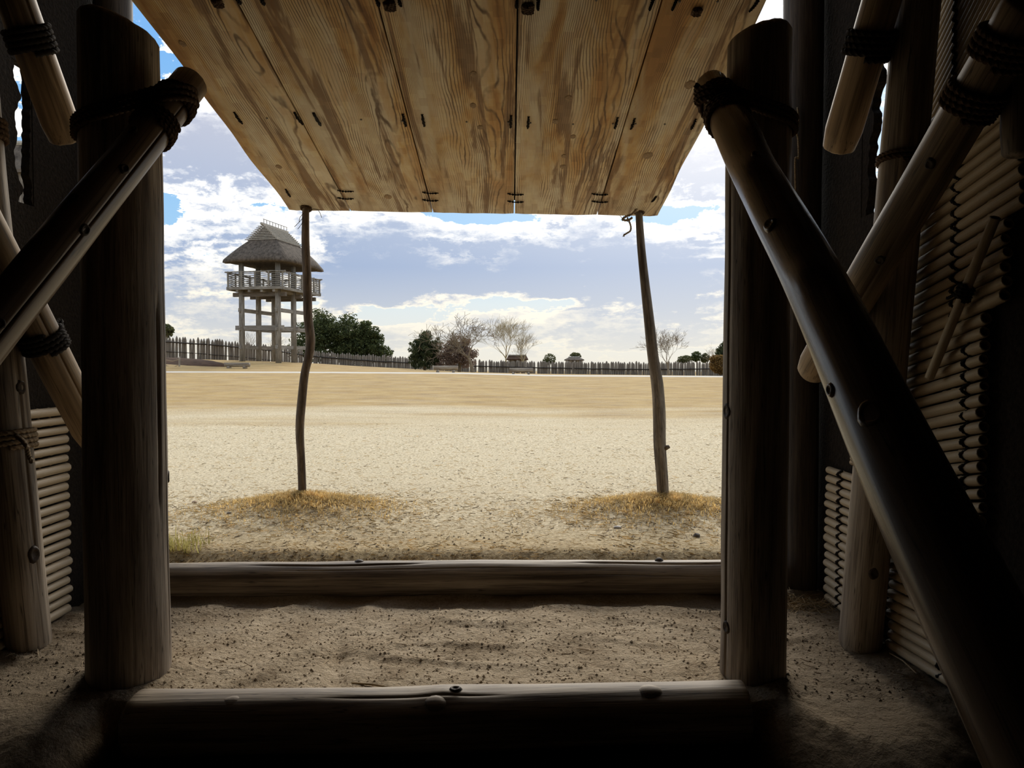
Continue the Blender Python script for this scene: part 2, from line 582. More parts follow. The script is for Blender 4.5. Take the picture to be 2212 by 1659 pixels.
M_TOWER = wood('tower_timber', (0.12, 0.105, 0.085), (0.235, 0.21, 0.175), (0.36, 0.33, 0.28), 0.85, 12, 0.3, 0.08)
M_TOWERDARK = wood('tower_floor_timber', (0.06, 0.05, 0.04), (0.14, 0.115, 0.09), (0.24, 0.20, 0.16), 0.85, 12, 0.3, 0.08)
M_REED = plain('reed_thatch', (0.105, 0.085, 0.067), 0.95, 0.55, 3.2, 1.0, 0.1, (1.6, 1.6, 0.9))
M_BATTEN = plain('grey_batten', (0.40, 0.365, 0.31), 0.85, 0.3, 8, 0.2)
M_PATH = plain('pale_path', (0.52, 0.475, 0.40), 0.95, 0.08, 3, 0.1)
M_BANK = plain('brown_bank', (0.065, 0.036, 0.021), 0.95, 0.4, 2.5, 0.8, 0.1)
M_BENCH = wood('bench_log', (0.13, 0.10, 0.075), (0.30, 0.25, 0.19), (0.46, 0.40, 0.32), 0.8, 14, 0.3)
M_TWIG = plain('bare_twig', (0.21, 0.165, 0.11), 0.85, 0.3, 4, 0.0)
M_TWIGYEL = plain('pale_twig', (0.34, 0.28, 0.16), 0.85, 0.3, 4, 0.0)
M_GREEN = make_leaf_mat('evergreen_leaf', (0.022, 0.036, 0.014), (0.13, 0.15, 0.055))
M_PINE = make_leaf_mat('conifer_leaf', (0.018, 0.030, 0.016), (0.10, 0.11, 0.042))
M_BROWN = make_leaf_mat('withered_leaf', (0.15, 0.105, 0.08), (0.34, 0.25, 0.20))
M_RUST = make_leaf_mat('rust_leaf', (0.13, 0.075, 0.025), (0.26, 0.16, 0.05))
M_OLIVE = make_leaf_mat('olive_leaf', (0.05, 0.06, 0.025), (0.13, 0.13, 0.055))


# ------------------------------------------------------------------ round timber
def frame_from(p0, p1, face=EYE):
    """local z along p0->p1, local x turned towards the viewer's side"""
    zz = (p1 - p0).normalized()
    mid = (p0 + p1) / 2
    xx = (face - mid)
    xx = (xx - zz * xx.dot(zz)).normalized()
    yy = zz.cross(xx)
    M = Matrix.Identity(4)
    for i in range(3):
        M[i][0], M[i][1], M[i][2], M[i][3] = xx[i], yy[i], zz[i], p0[i]
    return M


def log(name, pts, radii, mat, parent=None, nseg=36, step=0.05, rough=0.02, cracks=(), bulges=(), seed=0, bevel=0.02, wander=0.0, top_slant=None):
    """timber through pts; cracks = (angle deg, t0, t1, width m, depth m); bulges = (t, angle deg, length m, width m, height m).
    Angles are measured from the side that faces the viewer."""
    pts = [Vector(p) for p in pts]
    p0, p1 = pts[0], pts[-1]
    M = frame_from(p0, p1)
    inv = M.inverted()
    total = (p1 - p0).length
    per = max(2, int(total / step / max(1, len(pts) - 1)))
    path = [inv @ p for p in catmull(pts, per)]
    n = len(path)
    cols = [2 * math.pi * j / nseg for j in range(nseg)]
    ck = []
    for (a, t0, t1, w, dep) in cracks:
        ck.append((R(a) % (2 * math.pi), t0, t1, w, dep))
        rr = sum(radii) / len(radii)
        for o in (-1.0, -0.5, 0, 0.5, 1.0):
            cols.append((R(a) + o * w / rr) % (2 * math.pi))
    cols = sorted(set(round(c, 5) for c in cols))
    nc = len(cols)
    verts, faces = [], []
    s = 0.0
    for i, p in enumerate(path):
        t = i / (n - 1)
        if i:
            s += (p - path[i - 1]).length
        tr = t * (len(radii) - 1)
        ri = min(int(tr), len(radii) - 2) if len(radii) > 1 else 0
        rad = radii[0] if len(radii) == 1 else radii[ri] + (radii[ri + 1] - radii[ri]) * (tr - ri)
        shift = wander * noise.noise(Vector((s * 1.7, seed * 3.1, 0)))
        if s < bevel:
            rad *= 0.86 + 0.14 * s / bevel
        for c in cols:
            th = c + shift
            r = rad * (1 + rough * (noise.noise(Vector((math.cos(th) * 1.3, math.sin(th) * 1.3, s * 2.2 + seed * 9.7)))
                                    + 0.5 * noise.noise(Vector((math.cos(th) * 3.5, math.sin(th) * 3.5, s * 1.2 + seed * 5.3)))))
            for (a, t0, t1, w, dep) in ck:
                da = abs((c - a + math.pi) % (2 * math.pi) - math.pi) * rad
                if da < w and t0 <= t <= t1:
                    fade = min(1.0, (t - t0) * 12, (t1 - t) * 12)
                    r -= dep * fade * (1 - da / w)
            for (bt, ba, bl, bw, bh) in bulges:
                ds = (t - bt) * total / bl
                da = ((th - R(ba) + math.pi) % (2 * math.pi) - math.pi) * rad / bw
                q = ds * ds + da * da
                if q < 6:
                    r += bh * math.exp(-q)
            zoff = 0.0
            if top_slant and t > 0.9:
                zoff = -top_slant[1] * (t - 0.9) / 0.1 * (0.5 + 0.5 * math.cos(th - R(top_slant[0])))
            verts.append(Vector((p.x + r * math.cos(th), p.y + r * math.sin(th), p.z + zoff)))
    for i in range(n - 1):
        for j in range(nc):
            a, c = i * nc + j, i * nc + (j + 1) % nc
            faces.append((a, c, c + nc, a + nc))
    # ends: a rounded shoulder and a slightly domed cut face
    for end, sgn in ((0, -1), (n - 1, 1)):
        prev = [end * nc + j for j in range(nc)]
        ctr = path[end]
        for f_, h in ((0.93, 0.35), (0.75, 0.7), (0.35, 0.85)):
            b = len(verts)
            for j in range(nc):
                q = verts[end * nc + j]
                verts.append(Vector((ctr.x + (q.x - ctr.x) * f_, ctr.y + (q.y - ctr.y) * f_, q.z + sgn * bevel * h + 0.004 * noise.noise(Vector((q.x * 30, q.y * 30, seed))))))
            cur = [b + j for j in range(nc)]
            for j in range(nc):
                q = (prev[j], prev[(j + 1) % nc], cur[(j + 1) % nc], cur[j])
                faces.append(q if sgn > 0 else tuple(reversed(q)))
            prev = cur
        b = len(verts)
        verts.append(Vector((ctr.x, ctr.y, sum(verts[q].z for q in prev) / nc)))
        for j in range(nc):
            q = (prev[j], prev[(j + 1) % nc], b)
            faces.append(q if sgn > 0 else tuple(reversed(q)))
    o = mesh_obj(name, verts, faces, mat, parent, M)
    o['_len'] = total
    return o


def knot(parent, t, ang, size, rad, mat=None, out=0.006, rim=True, length=None):
    """a branch knot on a log: raised collar round a sunken dark heart; its own mesh below the log"""
    M0 = WORLD[parent.name]
    L = length or parent['_len']
    a = R(ang)
    nrm = Vector((math.cos(a), math.sin(a), 0))
    tan = Vector((-math.sin(a), math.cos(a), 0))
    c = Vector((0, 0, t * L)) + nrm * rad
    verts, faces = [], []
    n = 14
    rings = ((1.25, -0.8), (1.0, 0.5), (0.8, 1.0), (0.6, 0.5), (0.3, -0.1)) if rim else ((1.15, -0.8), (0.9, 0.7), (0.6, 1.4), (0.3, 1.8))
    for (f_, h) in rings:
        for j in range(n):
            q = 2 * math.pi * j / n
            lift = 1 + 0.25 * noise.noise(Vector((math.cos(q), math.sin(q), t * 40)))
            u, v = f_ * size * math.cos(q) * lift, f_ * size * 1.25 * math.sin(q) * lift
            sag = rad - math.sqrt(max(rad * rad - u * u, 0))
            verts.append(c + tan * u + Vector((0, 0, v)) + nrm * (h * out - sag))
    for i in range(len(rings) - 1):
        for j in range(n):
            x, y = i * n + j, i * n + (j + 1) % n
            faces.append((x, y, y + n, x + n))
    b = len(verts)
    verts.append(c + nrm * (rings[-1][1] * out))
    for j in range(n):
        faces.append(((len(rings) - 1) * n + j, (len(rings) - 1) * n + (j + 1) % n, b))
    return mesh_obj('knot', verts, faces, mat or M_KNOT, parent, M0)


def wrap_rope(parent, p0, p1, rad, t, turns, r=0.011, mat=None, tilt=0.0, pitch=None, name='rope_lashing', tail=None):
    """turns of twisted rope round a pole p0->p1 at fraction t"""
    M = frame_from(p0, p1)
    L = (p1 - p0).length
    pitch = pitch or r * 2.0
    pts = []
    per = 22
    for i in range(int(per * turns) + 1):
        a = 2 * math.pi * i / per
        h = t * L + pitch * (i / per - turns / 2) + tilt * math.cos(a)
        rr = rad + r * 0.8 + 0.003 * noise.noise(Vector((a * 0.7, t * 50, 0)))
        pts.append(M @ Vector((rr * math.cos(a), rr * math.sin(a), h)))
    mb = MB()
    mb.rope(pts, r)
    if tail:
        mb.rope(catmull([pts[-1]] + [Vector(q) for q in tail], 6), r * 0.8)
    return mb.build(name, mat or M_ROPE, parent, smooth=True)


def belt_rope(parent, c1, r1, c2, r2, zc, turns, r=0.011, slope=Vector((0, 0, 0)), mat=None, name='rope_lashing'):
    """rope slung round two poles standing side by side (centres c1, c2 in plan)"""
    pts2 = []
    for c, rr in ((c1, r1 + r), (c2, r2 + r)):
        for j in range(40):
            a = 2 * math.pi * j / 40
            pts2.append((c.x + rr * math.cos(a), c.y + rr * math.sin(a)))
    pts2 = sorted(set((round(a, 5), round(b, 5)) for a, b in pts2))

    def half(seq):
        h = []
        for p in seq:
            while len(h) > 1 and (h[-1][0] - h[-2][0]) * (p[1] - h[-2][1]) - (h[-1][1] - h[-2][1]) * (p[0] - h[-2][0]) <= 0:
                h.pop()
            h.append(p)
        return h
    hull = half(pts2)[:-1] + half(pts2[::-1])[:-1]
    ring = []
    for i, p in enumerate(hull):
        q = hull[(i + 1) % len(hull)]
        dd = math.hypot(q[0] - p[0], q[1] - p[1])
        for s in range(max(1, int(dd / 0.015))):
            f_ = s / max(1, int(dd / 0.015))
            ring.append((p[0] + (q[0] - p[0]) * f_, p[1] + (q[1] - p[1]) * f_))
    pts = []
    N = len(ring)
    for i in range(int(N * turns) + 1):
        a, b = ring[i % N]
        z = zc + r * 2.05 * (i / N - turns / 2) + slope.x * (a - c1.x) + slope.y * (b - c1.y)
        pts.append(Vector((a, b, z)))
    mb = MB()
    mb.rope(pts, r)
    return mb.build(name, mat or M_ROPE, parent, smooth=True)


# ------------------------------------------------------------------ terrain
H42 = [(350, 0.60), (690, 0.575), (1000, 0.52), (1180, 0.39), (1580, 0.33), (1700, 0.32)]
FEN_D = [(300, 55), (350, 57), (500, 64), (690, 77), (900, 76), (1160, 75), (1580, 73), (1640, 73)]
FEN_Z = [(300, 1.40), (350, 1.34), (500, 1.16), (690, 0.90), (900, 0.38), (1000, 0.10), (1160, -0.08), (1580, -0.27)]
MOUNDS = [(-1.66, 5.80, 0.70, 0.48, 0.125), (1.18, 5.78, 0.70, 0.48, 0.12)]


def ground_z(x, y):
    u = x / max(y, 4.0)
    px = 1106 + F * u
    h42, dz, fz = lin(px, H42), lin(px, FEN_D), lin(px, FEN_Z)
    if y < 41:
        t = max(0.0, (y - 9.0) / 32.0)
        z = h42 * t ** 1.25
    elif y < 43:
        z = h42
    else:
        t = min(1.0, (y - 43) / (dz - 43))
        z = h42 + (fz - h42) * t
        if y > dz:
            z = fz - 0.012 * (y - dz)
    z += 0.32 * math.exp(-((x + 18.5) ** 2 / 60 + (y - 58) ** 2 / 50))
    for (mx, my, sx, sy, mh) in MOUNDS:
        q = ((x - mx) / sx) ** 2 + ((y - my) / sy) ** 2
        if q < 5:
            z += mh * math.exp(-q)
    if y < 4.66:
        z -= 0.11 * max(0.0, min(1.0, (4.66 - y) / 0.17))      # the ground dips to meet the back of the sill
    return z


def ground():
    verts, faces = [], []
    ys = []
    y = 4.48
    while y < 230:
        ys.append(y)
        y += max(0.035, y * 0.0115)
    nx = 240
    for y in ys:
        half = 2.2 + y * 0.92
        for i in range(nx + 1):
            f_ = (i / nx) * 2 - 1
            x = half * f_
            z = ground_z(x, y)
            if y < 30:
                z += 0.010 * noise.noise(Vector((x * 1.3, y * 1.6, 3))) + 0.006 * noise.noise(Vector((x * 6, y * 6, 8))) * sm(y, 20, 6)
            if (x > 1.60 or x < -2.26) and y < 4.85:      # beside the sill the earth runs in level with the passage
                z = -0.25 + (z + 0.25) * sm(y, 4.66, 4.85)
            verts.append((x, y, z))
    n1 = nx + 1
    for j in range(len(ys) - 1):
        for i in range(nx):
            a = j * n1 + i
            faces.append((a, a + 1, a + 1 + n1, a + n1))
    structure(mesh_obj('ground', verts, faces, M_GROUND))
    for sgn, x0 in ((1, 2.12), (-1, -2.78)):
        mb = MB()
        X1 = sgn * 60
        mb.v += [Vector((x0, -30, -0.02)), Vector((X1, -30, -0.02)), Vector((X1, 4.6, -0.02)), Vector((x0, 4.6, -0.02))]
        mb.f.append((0, 1, 2, 3) if sgn > 0 else (3, 2, 1, 0))
        structure(mb.build('ground', M_GROUND))
    # the pale gravel path across the far side of the field
    verts, faces = [], []
    N = 160
    for i in range(N + 1):
        px = 250 + 1500 * i / N
        u = (px - 1106) / F
        for k_, yy in enumerate((38.4 + 1.8 * i / N, 40.4, 42.6, 44.4 - 0.8 * i / N)):
            yy = yy + 0.35 * noise.noise(Vector((px * 0.01, k_ * 5, 0)))
            x = u * yy
            verts.append((x, yy, ground_z(x, yy) + (-0.06, 0.012, 0.012, -0.06)[k_]))
    for i in range(N):
        for k_ in range(3):
            a = i * 4 + k_
            faces.append((a, a + 4, a + 5, a + 1))
    structure(mesh_obj('path', verts, faces, M_PATH))


ground()


# ------------------------------------------------------------------ the entrance of the pit house: shell
XR, XL = 1.90, -2.54          # passage side walls
FLOOR, PASS = -0.45, -0.22    # inner floor, passage floor


def entry_floor_z(x, y):
    side = max(sm(x, 0.85, 1.15), sm(x, -1.45, -1.75))
    z = PASS
    inner = FLOOR + (PASS - FLOOR) * sm(y, 2.98, 3.02)
    outer = FLOOR + (PASS - FLOOR) * sm(y + 0.14 * noise.noise(Vector((x * 3, 0, 4))), 2.35, 2.95)
    z = inner * (1 - side) + outer * side
    for (cx, cy, r) in ((-1.70, 3.25, 0.168), (1.07, 3.25, 0.14)):
        d = math.hypot(x - cx, y - cy)
        z += 0.035 * math.exp(-((d - r) / 0.09) ** 2) if d > r else 0.03
    # shallow hollows and ridges left by feet, the dip behind the outer sill
    z += 0.020 * noise.noise(Vector((x * 2.3, y * 3.4, 1.0)))
    rid = noise.noise(Vector((x * 1.6 + y * 1.4, y * 2.2 - x * 0.5, 9.0)))
    z += 0.018 * (1 - min(1.0, abs(rid) * 5))
    z -= 0.03 * math.exp(-((x + 0.93 - 0.22 * (3.9 - y)) / 0.05) ** 2) * sm(y, 3.1, 3.3) * sm(y, 4.0, 3.6)
    z -= 0.03 * math.exp(-((y - 4.33) / 0.08) ** 2)
    z += 0.006 * noise.noise(Vector((x * 21, y * 21, 2.0))) + 0.0035 * noise.noise(Vector((x * 47, y * 47, 6.0)))
    return z


def shell():
    verts, faces = [], []
    x0, x1, y0, y1 = XL, XR, 2.2, 4.6
    nx, ny = 300, 170
    for j in range(ny + 1):
        for i in range(nx + 1):
            x, y = x0 + (x1 - x0) * i / nx, y0 + (y1 - y0) * j / ny
            verts.append((x, y, entry_floor_z(x, y)))
    for j in range(ny):
        for i in range(nx):
            a = j * (nx + 1) + i
            faces.append((a, a + 1, a + nx + 2, a + nx + 1))
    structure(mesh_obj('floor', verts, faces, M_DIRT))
    mb = MB()
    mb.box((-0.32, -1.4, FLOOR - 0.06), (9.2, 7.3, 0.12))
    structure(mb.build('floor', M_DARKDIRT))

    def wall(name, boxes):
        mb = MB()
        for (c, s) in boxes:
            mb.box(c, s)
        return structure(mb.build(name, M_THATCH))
    top = 3.62
    # side walls of the passage, each with the narrow slit of daylight beside its post
    zs = [(1.96, 2.80)]
    for name, xw, t in (('wall_right', XR + 0.025, 0.2), ('wall_left', XL - 0.025, 0.2)):
        sx = 0.05
        lo, hi = (1.98, 2.78) if name == 'wall_right' else (2.02, 2.74)
        ya, yb = (3.70, 4.06) if name == 'wall_right' else (3.805, 3.965)
        wall(name, [((xw, (2.70 + ya) / 2, (FLOOR + top) / 2 - 0.05), (sx, ya - 2.70, top - FLOOR + 0.1)),
                    ((xw, (yb + 4.72) / 2, (FLOOR + top) / 2 - 0.05), (sx, 4.72 - yb, top - FLOOR + 0.1)),
                    ((xw, (ya + yb) / 2, (FLOOR + lo) / 2), (sx, yb - ya, lo - FLOOR)),
                    ((xw, (ya + yb) / 2, (hi + top) / 2), (sx, yb - ya, top - hi))])
        # ragged thatch ends that break the slit up
        sd = 3.3 if name == 'wall_right' else 8.8
        for y_edge, sgn in ((ya, 1), (yb, -1)):
            N = 70
            v, f = [], []
            for i in range(N + 1):
                z = lo - 0.03 + (hi - lo + 0.06) * i / N
                n1 = noise.noise(Vector((z * 6.0, sd + sgn * 4, 0)))
                n2 = noise.noise(Vector((z * 27.0, sd + sgn * 9, 0)))
                if name == 'wall_right':
                    ln = 0.02 + 0.02 * n2 if sgn > 0 else 0.045 + 0.085 * (z - lo) / (hi - lo) + 0.13 * max(0, n1) + 0.022 * n2
                else:
                    ln = 0.02 + 0.10 * max(0, n1) + 0.02 * n2 if sgn > 0 else 0.015 + 0.05 * max(0, n1) + 0.02 * n2
                for xx in (xw - 0.022, xw + 0.022):
                    v += [Vector((xx, y_edge - sgn * 0.03, z)), Vector((xx, y_edge + sgn * ln, z))]
            for i in range(N):
                p = i * 4
                f += [(p, p + 1, p + 5, p + 4), (p + 2, p + 6, p + 7, p + 3), (p + 1, p + 3, p + 7, p + 5)]
            mesh_obj('thatch_edge', v, f, M_THATCH, bpy.data.objects[name], smooth=False)
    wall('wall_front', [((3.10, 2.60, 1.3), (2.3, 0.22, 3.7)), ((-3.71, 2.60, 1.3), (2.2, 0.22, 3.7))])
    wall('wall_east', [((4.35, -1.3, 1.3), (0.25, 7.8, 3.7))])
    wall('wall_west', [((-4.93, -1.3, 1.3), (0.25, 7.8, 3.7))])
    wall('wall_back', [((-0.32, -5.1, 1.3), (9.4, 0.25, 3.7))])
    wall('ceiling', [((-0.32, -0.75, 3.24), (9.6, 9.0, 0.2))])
    wall('added_eave_block', [((-0.32, 3.98, 3.70), (5.2, 0.76, 0.16)), ((-0.32, 3.70, 3.40), (4.40, 0.06, 0.50))])  # unseen pieces added to keep sky and sun light out of the passage


shell()


# ------------------------------------------------------------------ posts, sills and braces of the doorway
def post(name, base, topp, radii, label, mat=None, **kw):
    o = log(name, [base, topp], radii, mat or M_POST, **kw)
    tag(o, label, 'post')
    return o


LP, RP = Vector((-1.70, 3.25, 0)), Vector((1.07, 3.25, 0))
zl = P(268, 45, 3.25).z
zr = P(1650, 72, 3.25).z
pl = post('door_post', (LP.x, LP.y, -0.30), (LP.x, LP.y, zl), [0.172, 0.168, 0.164, 0.160],
          'stout grey log doorpost with a chamfered top, thicker of the two', nseg=48, step=0.06,
          rough=0.03, seed=1, bevel=0.05, cracks=((52, 0.28, 0.60, 0.012, 0.028), (70, 0.05, 0.95, 0.004, 0.008)), top_slant=(78, 0.09))
pr = post('door_post', (RP.x, RP.y, -0.30), (RP.x, RP.y, zr), [0.142, 0.139, 0.137, 0.134],
          'dark log doorpost split by a long vertical crack, with one knot hole beside it', nseg=48, step=0.06,
          rough=0.03, seed=2, bevel=0.05, cracks=((-55, 0.02, 0.80, 0.008, 0.03),), top_slant=(-80, 0.05))
knot(pr, 0.115, -55, 0.022, 0.139, out=0.006)
knot(pr, 0.44, -60, 0.026, 0.138, out=0.006)
knot(pl, 0.33, 88, 0.02, 0.168, out=0.005)

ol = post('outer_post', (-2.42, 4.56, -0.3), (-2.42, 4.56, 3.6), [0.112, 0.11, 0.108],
          'tall dark post behind the thicker doorpost, rising out of sight above it', mat=M_SHADEDPOST, nseg=28, step=0.15, seed=3)
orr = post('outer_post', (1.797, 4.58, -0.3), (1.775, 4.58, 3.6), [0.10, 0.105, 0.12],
           'tall dark post behind the cracked doorpost, standing against the thatch wall', mat=M_SHADEDPOST, nseg=28, step=0.15, seed=4)

# sills
s1 = log('door_sill', [(-2.29, 4.50, -0.146), (-1.2, 4.50, -0.137), (-0.2, 4.51, -0.131), (0.7, 4.50, -0.125), (1.63, 4.50, -0.122)],
         [0.108, 0.106, 0.109, 0.104, 0.106], M_LOG, nseg=44, step=0.04, rough=0.05, seed=5,
         cracks=((-50, 0.16, 0.42, 0.012, 0.018), (-52, 0.66, 0.98, 0.012, 0.016), (-28, 0.2, 0.75, 0.004, 0.006), (-5, 0.45, 0.95, 0.004, 0.006)), wander=0.16)
tag(s1, 'round log sill lying at the edge of the sunlit ground, farther from the viewer', 'sill')
s2 = log('door_sill', [(-1.56, 3.00, -0.288), (-0.9, 3.0, -0.276), (-0.28, 3.01, -0.272), (0.3, 3.0, -0.25), (0.95, 3.0, -0.236)],
         [0.128, 0.125, 0.128, 0.122, 0.118], M_LOG, nseg=44, step=0.035, rough=0.05, seed=6,
         cracks=((-40, 0.3, 0.62, 0.006, 0.006),), bulges=((0.50, -52, 0.08, 0.05, 0.012),))
tag(s2, 'dark log sill nearest the viewer with a bright worn upper edge and knots', 'sill')
for (t, a, sz) in ((0.345, -80, 0.026), (0.815, -80, 0.02)):
    knot(s1, t, a, sz, 0.105, out=0.009, rim=False)
for (t, a, sz, o_) in ((0.172, -36, 0.034, 0.005), (0.845, -42, 0.034, 0.005), (0.50, -26, 0.03, 0.004), (0.53, -58, 0.018, 0.006)):
    knot(s2, t, a, sz, 0.123, out=o_, rim=(o_ > 0.0055), mat=M_LOG if o_ < 0.0055 else None)

# braces
lbT, lbB = P(411, 178, 3.25), P(0, 690, 2.45)
ext = lbB + (lbB - lbT).normalized() * 2.05
lbL = (ext - lbT).length
br1 = log('brace', [ext, lbT], [0.084, 0.084, 0.080, 0.073], M_BRACE, nseg=44, step=0.04, rough=0.03, seed=7, bevel=0.02,
          cracks=((24, 0.50, 0.975, 0.0035, 0.010),), wander=0.20)
tag(br1, 'smooth slanting log brace with a long split, lashed to the thicker doorpost', 'brace')
for (t, a, sz) in ((0.815, 6, 0.016), (0.722, 24, 0.018), (0.585, 2, 0.020), (0.555, 28, 0.012), (0.75, -48, 0.02), (0.87, -40, 0.016)):
    knot(br1, t, a, sz, 0.079, out=0.006)
rbT, rbM = P(1537, 186, 3.25), P(2015, 1150, 1.50)
ext2 = rbM + (rbM - rbT).normalized() * 1.55
br2 = log('brace', [ext2, rbM, rbM.lerp(rbT, 0.35) + Vector((0.012, 0, 0.01)), rbM.lerp(rbT, 0.7), rbT], [0.096, 0.090, 0.084, 0.078, 0.068], M_DARKBRACE, nseg=44, step=0.04,
          rough=0.035, seed=8, bevel=0.02, cracks=((60, 0.9, 1.0, 0.012, 0.02),), wander=0.15,
          bulges=((0.70, -8, 0.10, 0.05, 0.010), (0.50, -10, 0.08, 0.05, 0.010), (0.80, 62, 0.20, 0.06, 0.014), (0.62, -50, 0.2, 0.05, 0.006)))
tag(br2, 'long glossy dark log brace slanting towards the viewer from the cracked doorpost', 'brace')
for (t, a, sz) in ((0.685, -18, 0.02), (0.47, -5, 0.030), (0.93, -28, 0.012), (0.505, -50, 0.014), (0.79, 20, 0.016)):
    knot(br2, t, a, sz, 0.084, out=0.006, mat=M_DARKBRACE)

# rope lashings of the braces
for t in (0.955, 0.905):
    wrap_rope(br1, ext, lbT, 0.075, t, 3.2, 0.010, tilt=0.012)
cz = P(335, 225, 3.1).z
bc = ext.lerp(lbT, (cz - ext.z) / (lbT.z - ext.z))
belt_rope(br1, LP, 0.166, bc, 0.085, cz - 0.03, 3.0, 0.012, Vector((0.22, 0, 0)))
for t in (0.955, 0.915):
    wrap_rope(br2, ext2, rbT, 0.072, t, 3.2, 0.010, tilt=0.012)
cz2 = P(1590, 225, 3.1).z
bc2 = ext2.lerp(rbT, (cz2 - ext2.z) / (rbT.z - ext2.z))
belt_rope(br2, RP, 0.138, bc2, 0.085, cz2 - 0.02, 3.0, 0.012, Vector((-0.20, 0, 0)))

# a thin pale cord on the outer post standing in for a slit of light
mb = MB()
pts = [P(1723, 232, 4.475), P(1725, 262, 4.475), P(1722, 282, 4.475), P(1720, 286, 4.475), P(1724, 300, 4.475), P(1725, 340, 4.475), P(1718, 345, 4.475), P(1719, 420, 4.475)]
mb.rope(catmull(pts, 8), 0.0055, 0.8)
o = mb.build('light_slit_cord', M_ROPEPALE, orr, smooth=True)
o['label'] = 'thin yellowish cord standing in for a slit of light beside the post'


# ------------------------------------------------------------------ wall posts and roof poles inside the passage
def X_at(px, py, X):
    """the point of the plane x = X seen at (px, py)"""
    d = X * F / (px - 1106)
    for _ in range(3):
        p = P(px, py, d)
        d *= X / p.x
    return P(px, py, d)


def pole(name, p0, p1, radii, label, mat=None, cat='pole', **kw):
    o = log(name, [p0, p1], radii, mat or M_ROOFPOLE, nseg=28, step=0.08, **kw)
    tag(o, label, cat)
    return o


wr = pole('leaning_post', Vector((1.735, 3.66, -0.27)), Vector((1.735, 3.17, 3.1)), [0.10, 0.097, 0.09],
          'leaning wall post in front of the cane screen beside the cracked doorpost, knotted rope halfway', M_LOG, 'post', seed=11, rough=0.04)
wl = pole('leaning_post', Vector((-2.41, 3.66, -0.27)), Vector((-2.41, 3.28, 3.1)), [0.10, 0.097, 0.09],
          'leaning wall post by the edge of the frame beside the thicker doorpost, tied with rope', M_LOG, 'post', seed=12, rough=0.04,
          cracks=((40, 0.1, 0.6, 0.008, 0.01),))
knot(wr, 0.14, 20, 0.02, 0.10, out=0.005)
knot(wl, 0.16, 35, 0.03, 0.10, out=0.008)
knot(wl, 0.40, 45, 0.024, 0.098, out=0.006)

a0, a1 = X_at(1955, -172, 1.55), X_at(1812, 318, 1.55)
ur = pole('roof_pole', a1, a0, [0.084, 0.08, 0.076], 'short ochre roof pole high beside the cracked doorpost, bound with dark rope', seed=13)
wrap_rope(ur, a1, a0, 0.079, (a1.z - X_at(1888, 85, 1.55).z) / (a1.z - a0.z), 4.5, 0.013, M_BLACKROPE, 0.015)
b0, b1 = X_at(-24, -160, -2.22), X_at(142, 300, -2.22)
ul = pole('roof_pole', b1, b0, [0.086, 0.082, 0.078], 'short ochre roof pole high beside the thicker doorpost, bound with dark rope', seed=14,
          cracks=((30, 0.3, 1.0, 0.008, 0.008),))
wrap_rope(ul, b1, b0, 0.081, (b1.z - X_at(62, 85, -2.22).z) / (b1.z - b0.z), 4.5, 0.013, M_BLACKROPE, 0.015)
c0, c1 = X_at(2225, 5, 1.55), X_at(1755, 800, 1.55)
lr = pole('roof_pole', c1, c0, [0.088, 0.086, 0.080, 0.076], 'long thick roof pole slanting across the cane screen with two rope bindings', seed=15, rough=0.04,
          cracks=((15, 0.1, 0.55, 0.005, 0.008),))
for t, n_ in ((X_at(2098, 215, 1.55), 4.5), (X_at(2145, 115, 1.55), 4.5)):
    wrap_rope(lr, c1, c0, 0.079, (c1.z - t.z) / (c1.z - c0.z), n_, 0.011, M_ROPE, 0.015)
Lc = (c0 - c1).length
for (q, ang, sz) in (((1912, 535), 5, 0.018), ((2030, 262), 25, 0.02), ((1838, 645), 25, 0.02), ((2025, 335), -10, 0.016)):
    t = X_at(q[0], q[1], 1.55)
    knot(lr, (c1.z - t.z) / (c1.z - c0.z), ang, sz, 0.083, out=0.004)
d0, d1 = X_at(-160, 247, -2.22), X_at(205, 950, -2.22)
ll = pole('roof_pole', d1, d0, [0.086, 0.084, 0.080], 'grey pole end under the split brace, wrapped by a thick dark rope', seed=16,
          cracks=((25, 0.1, 0.6, 0.006, 0.008),))
wrap_rope(ll, d1, d0, 0.082, (d1.z - X_at(92, 735, -2.22).z) / (d1.z - d0.z), 4.0, 0.013, M_BLACKROPE, 0.02,
          tail=[X_at(128, 690, -2.20), X_at(132, 712, -2.18)])
pole('wall_strut', P(2196, 330, 2.5), Vector((1.70, 2.50, 3.1)), [0.05, 0.048],
     'slim dim strut at the near end of the cane screen', M_LOG, 'pole', seed=17)

# rope knots on the wall posts
wrap_rope(wr, Vector((1.735, 3.66, -0.27)), Vector((1.735, 3.17, 3.1)), 0.097, 0.295, 3.5, 0.010, M_ROPEPALE, 0.015)
wrap_rope(wl, Vector((-2.41, 3.66, -0.27)), Vector((-2.41, 3.28, 3.1)), 0.098, 0.325, 3.5, 0.012, M_ROPEPALE, 0.02,
          tail=[P(52, 955, 3.35), P(62, 985, 3.37), P(70, 1000, 3.38)])
wrap_rope(wl, Vector((-2.41, 3.66, -0.27)), Vector((-2.41, 3.28, 3.1)), 0.094, 0.745, 3.5, 0.012, M_ROPE, 0.02)
wrap_rope(wr, Vector((1.735, 3.66, -0.27)), Vector((1.735, 3.17, 3.1)), 0.092, 0.70, 2.5, 0.010, M_ROPE, 0.02)


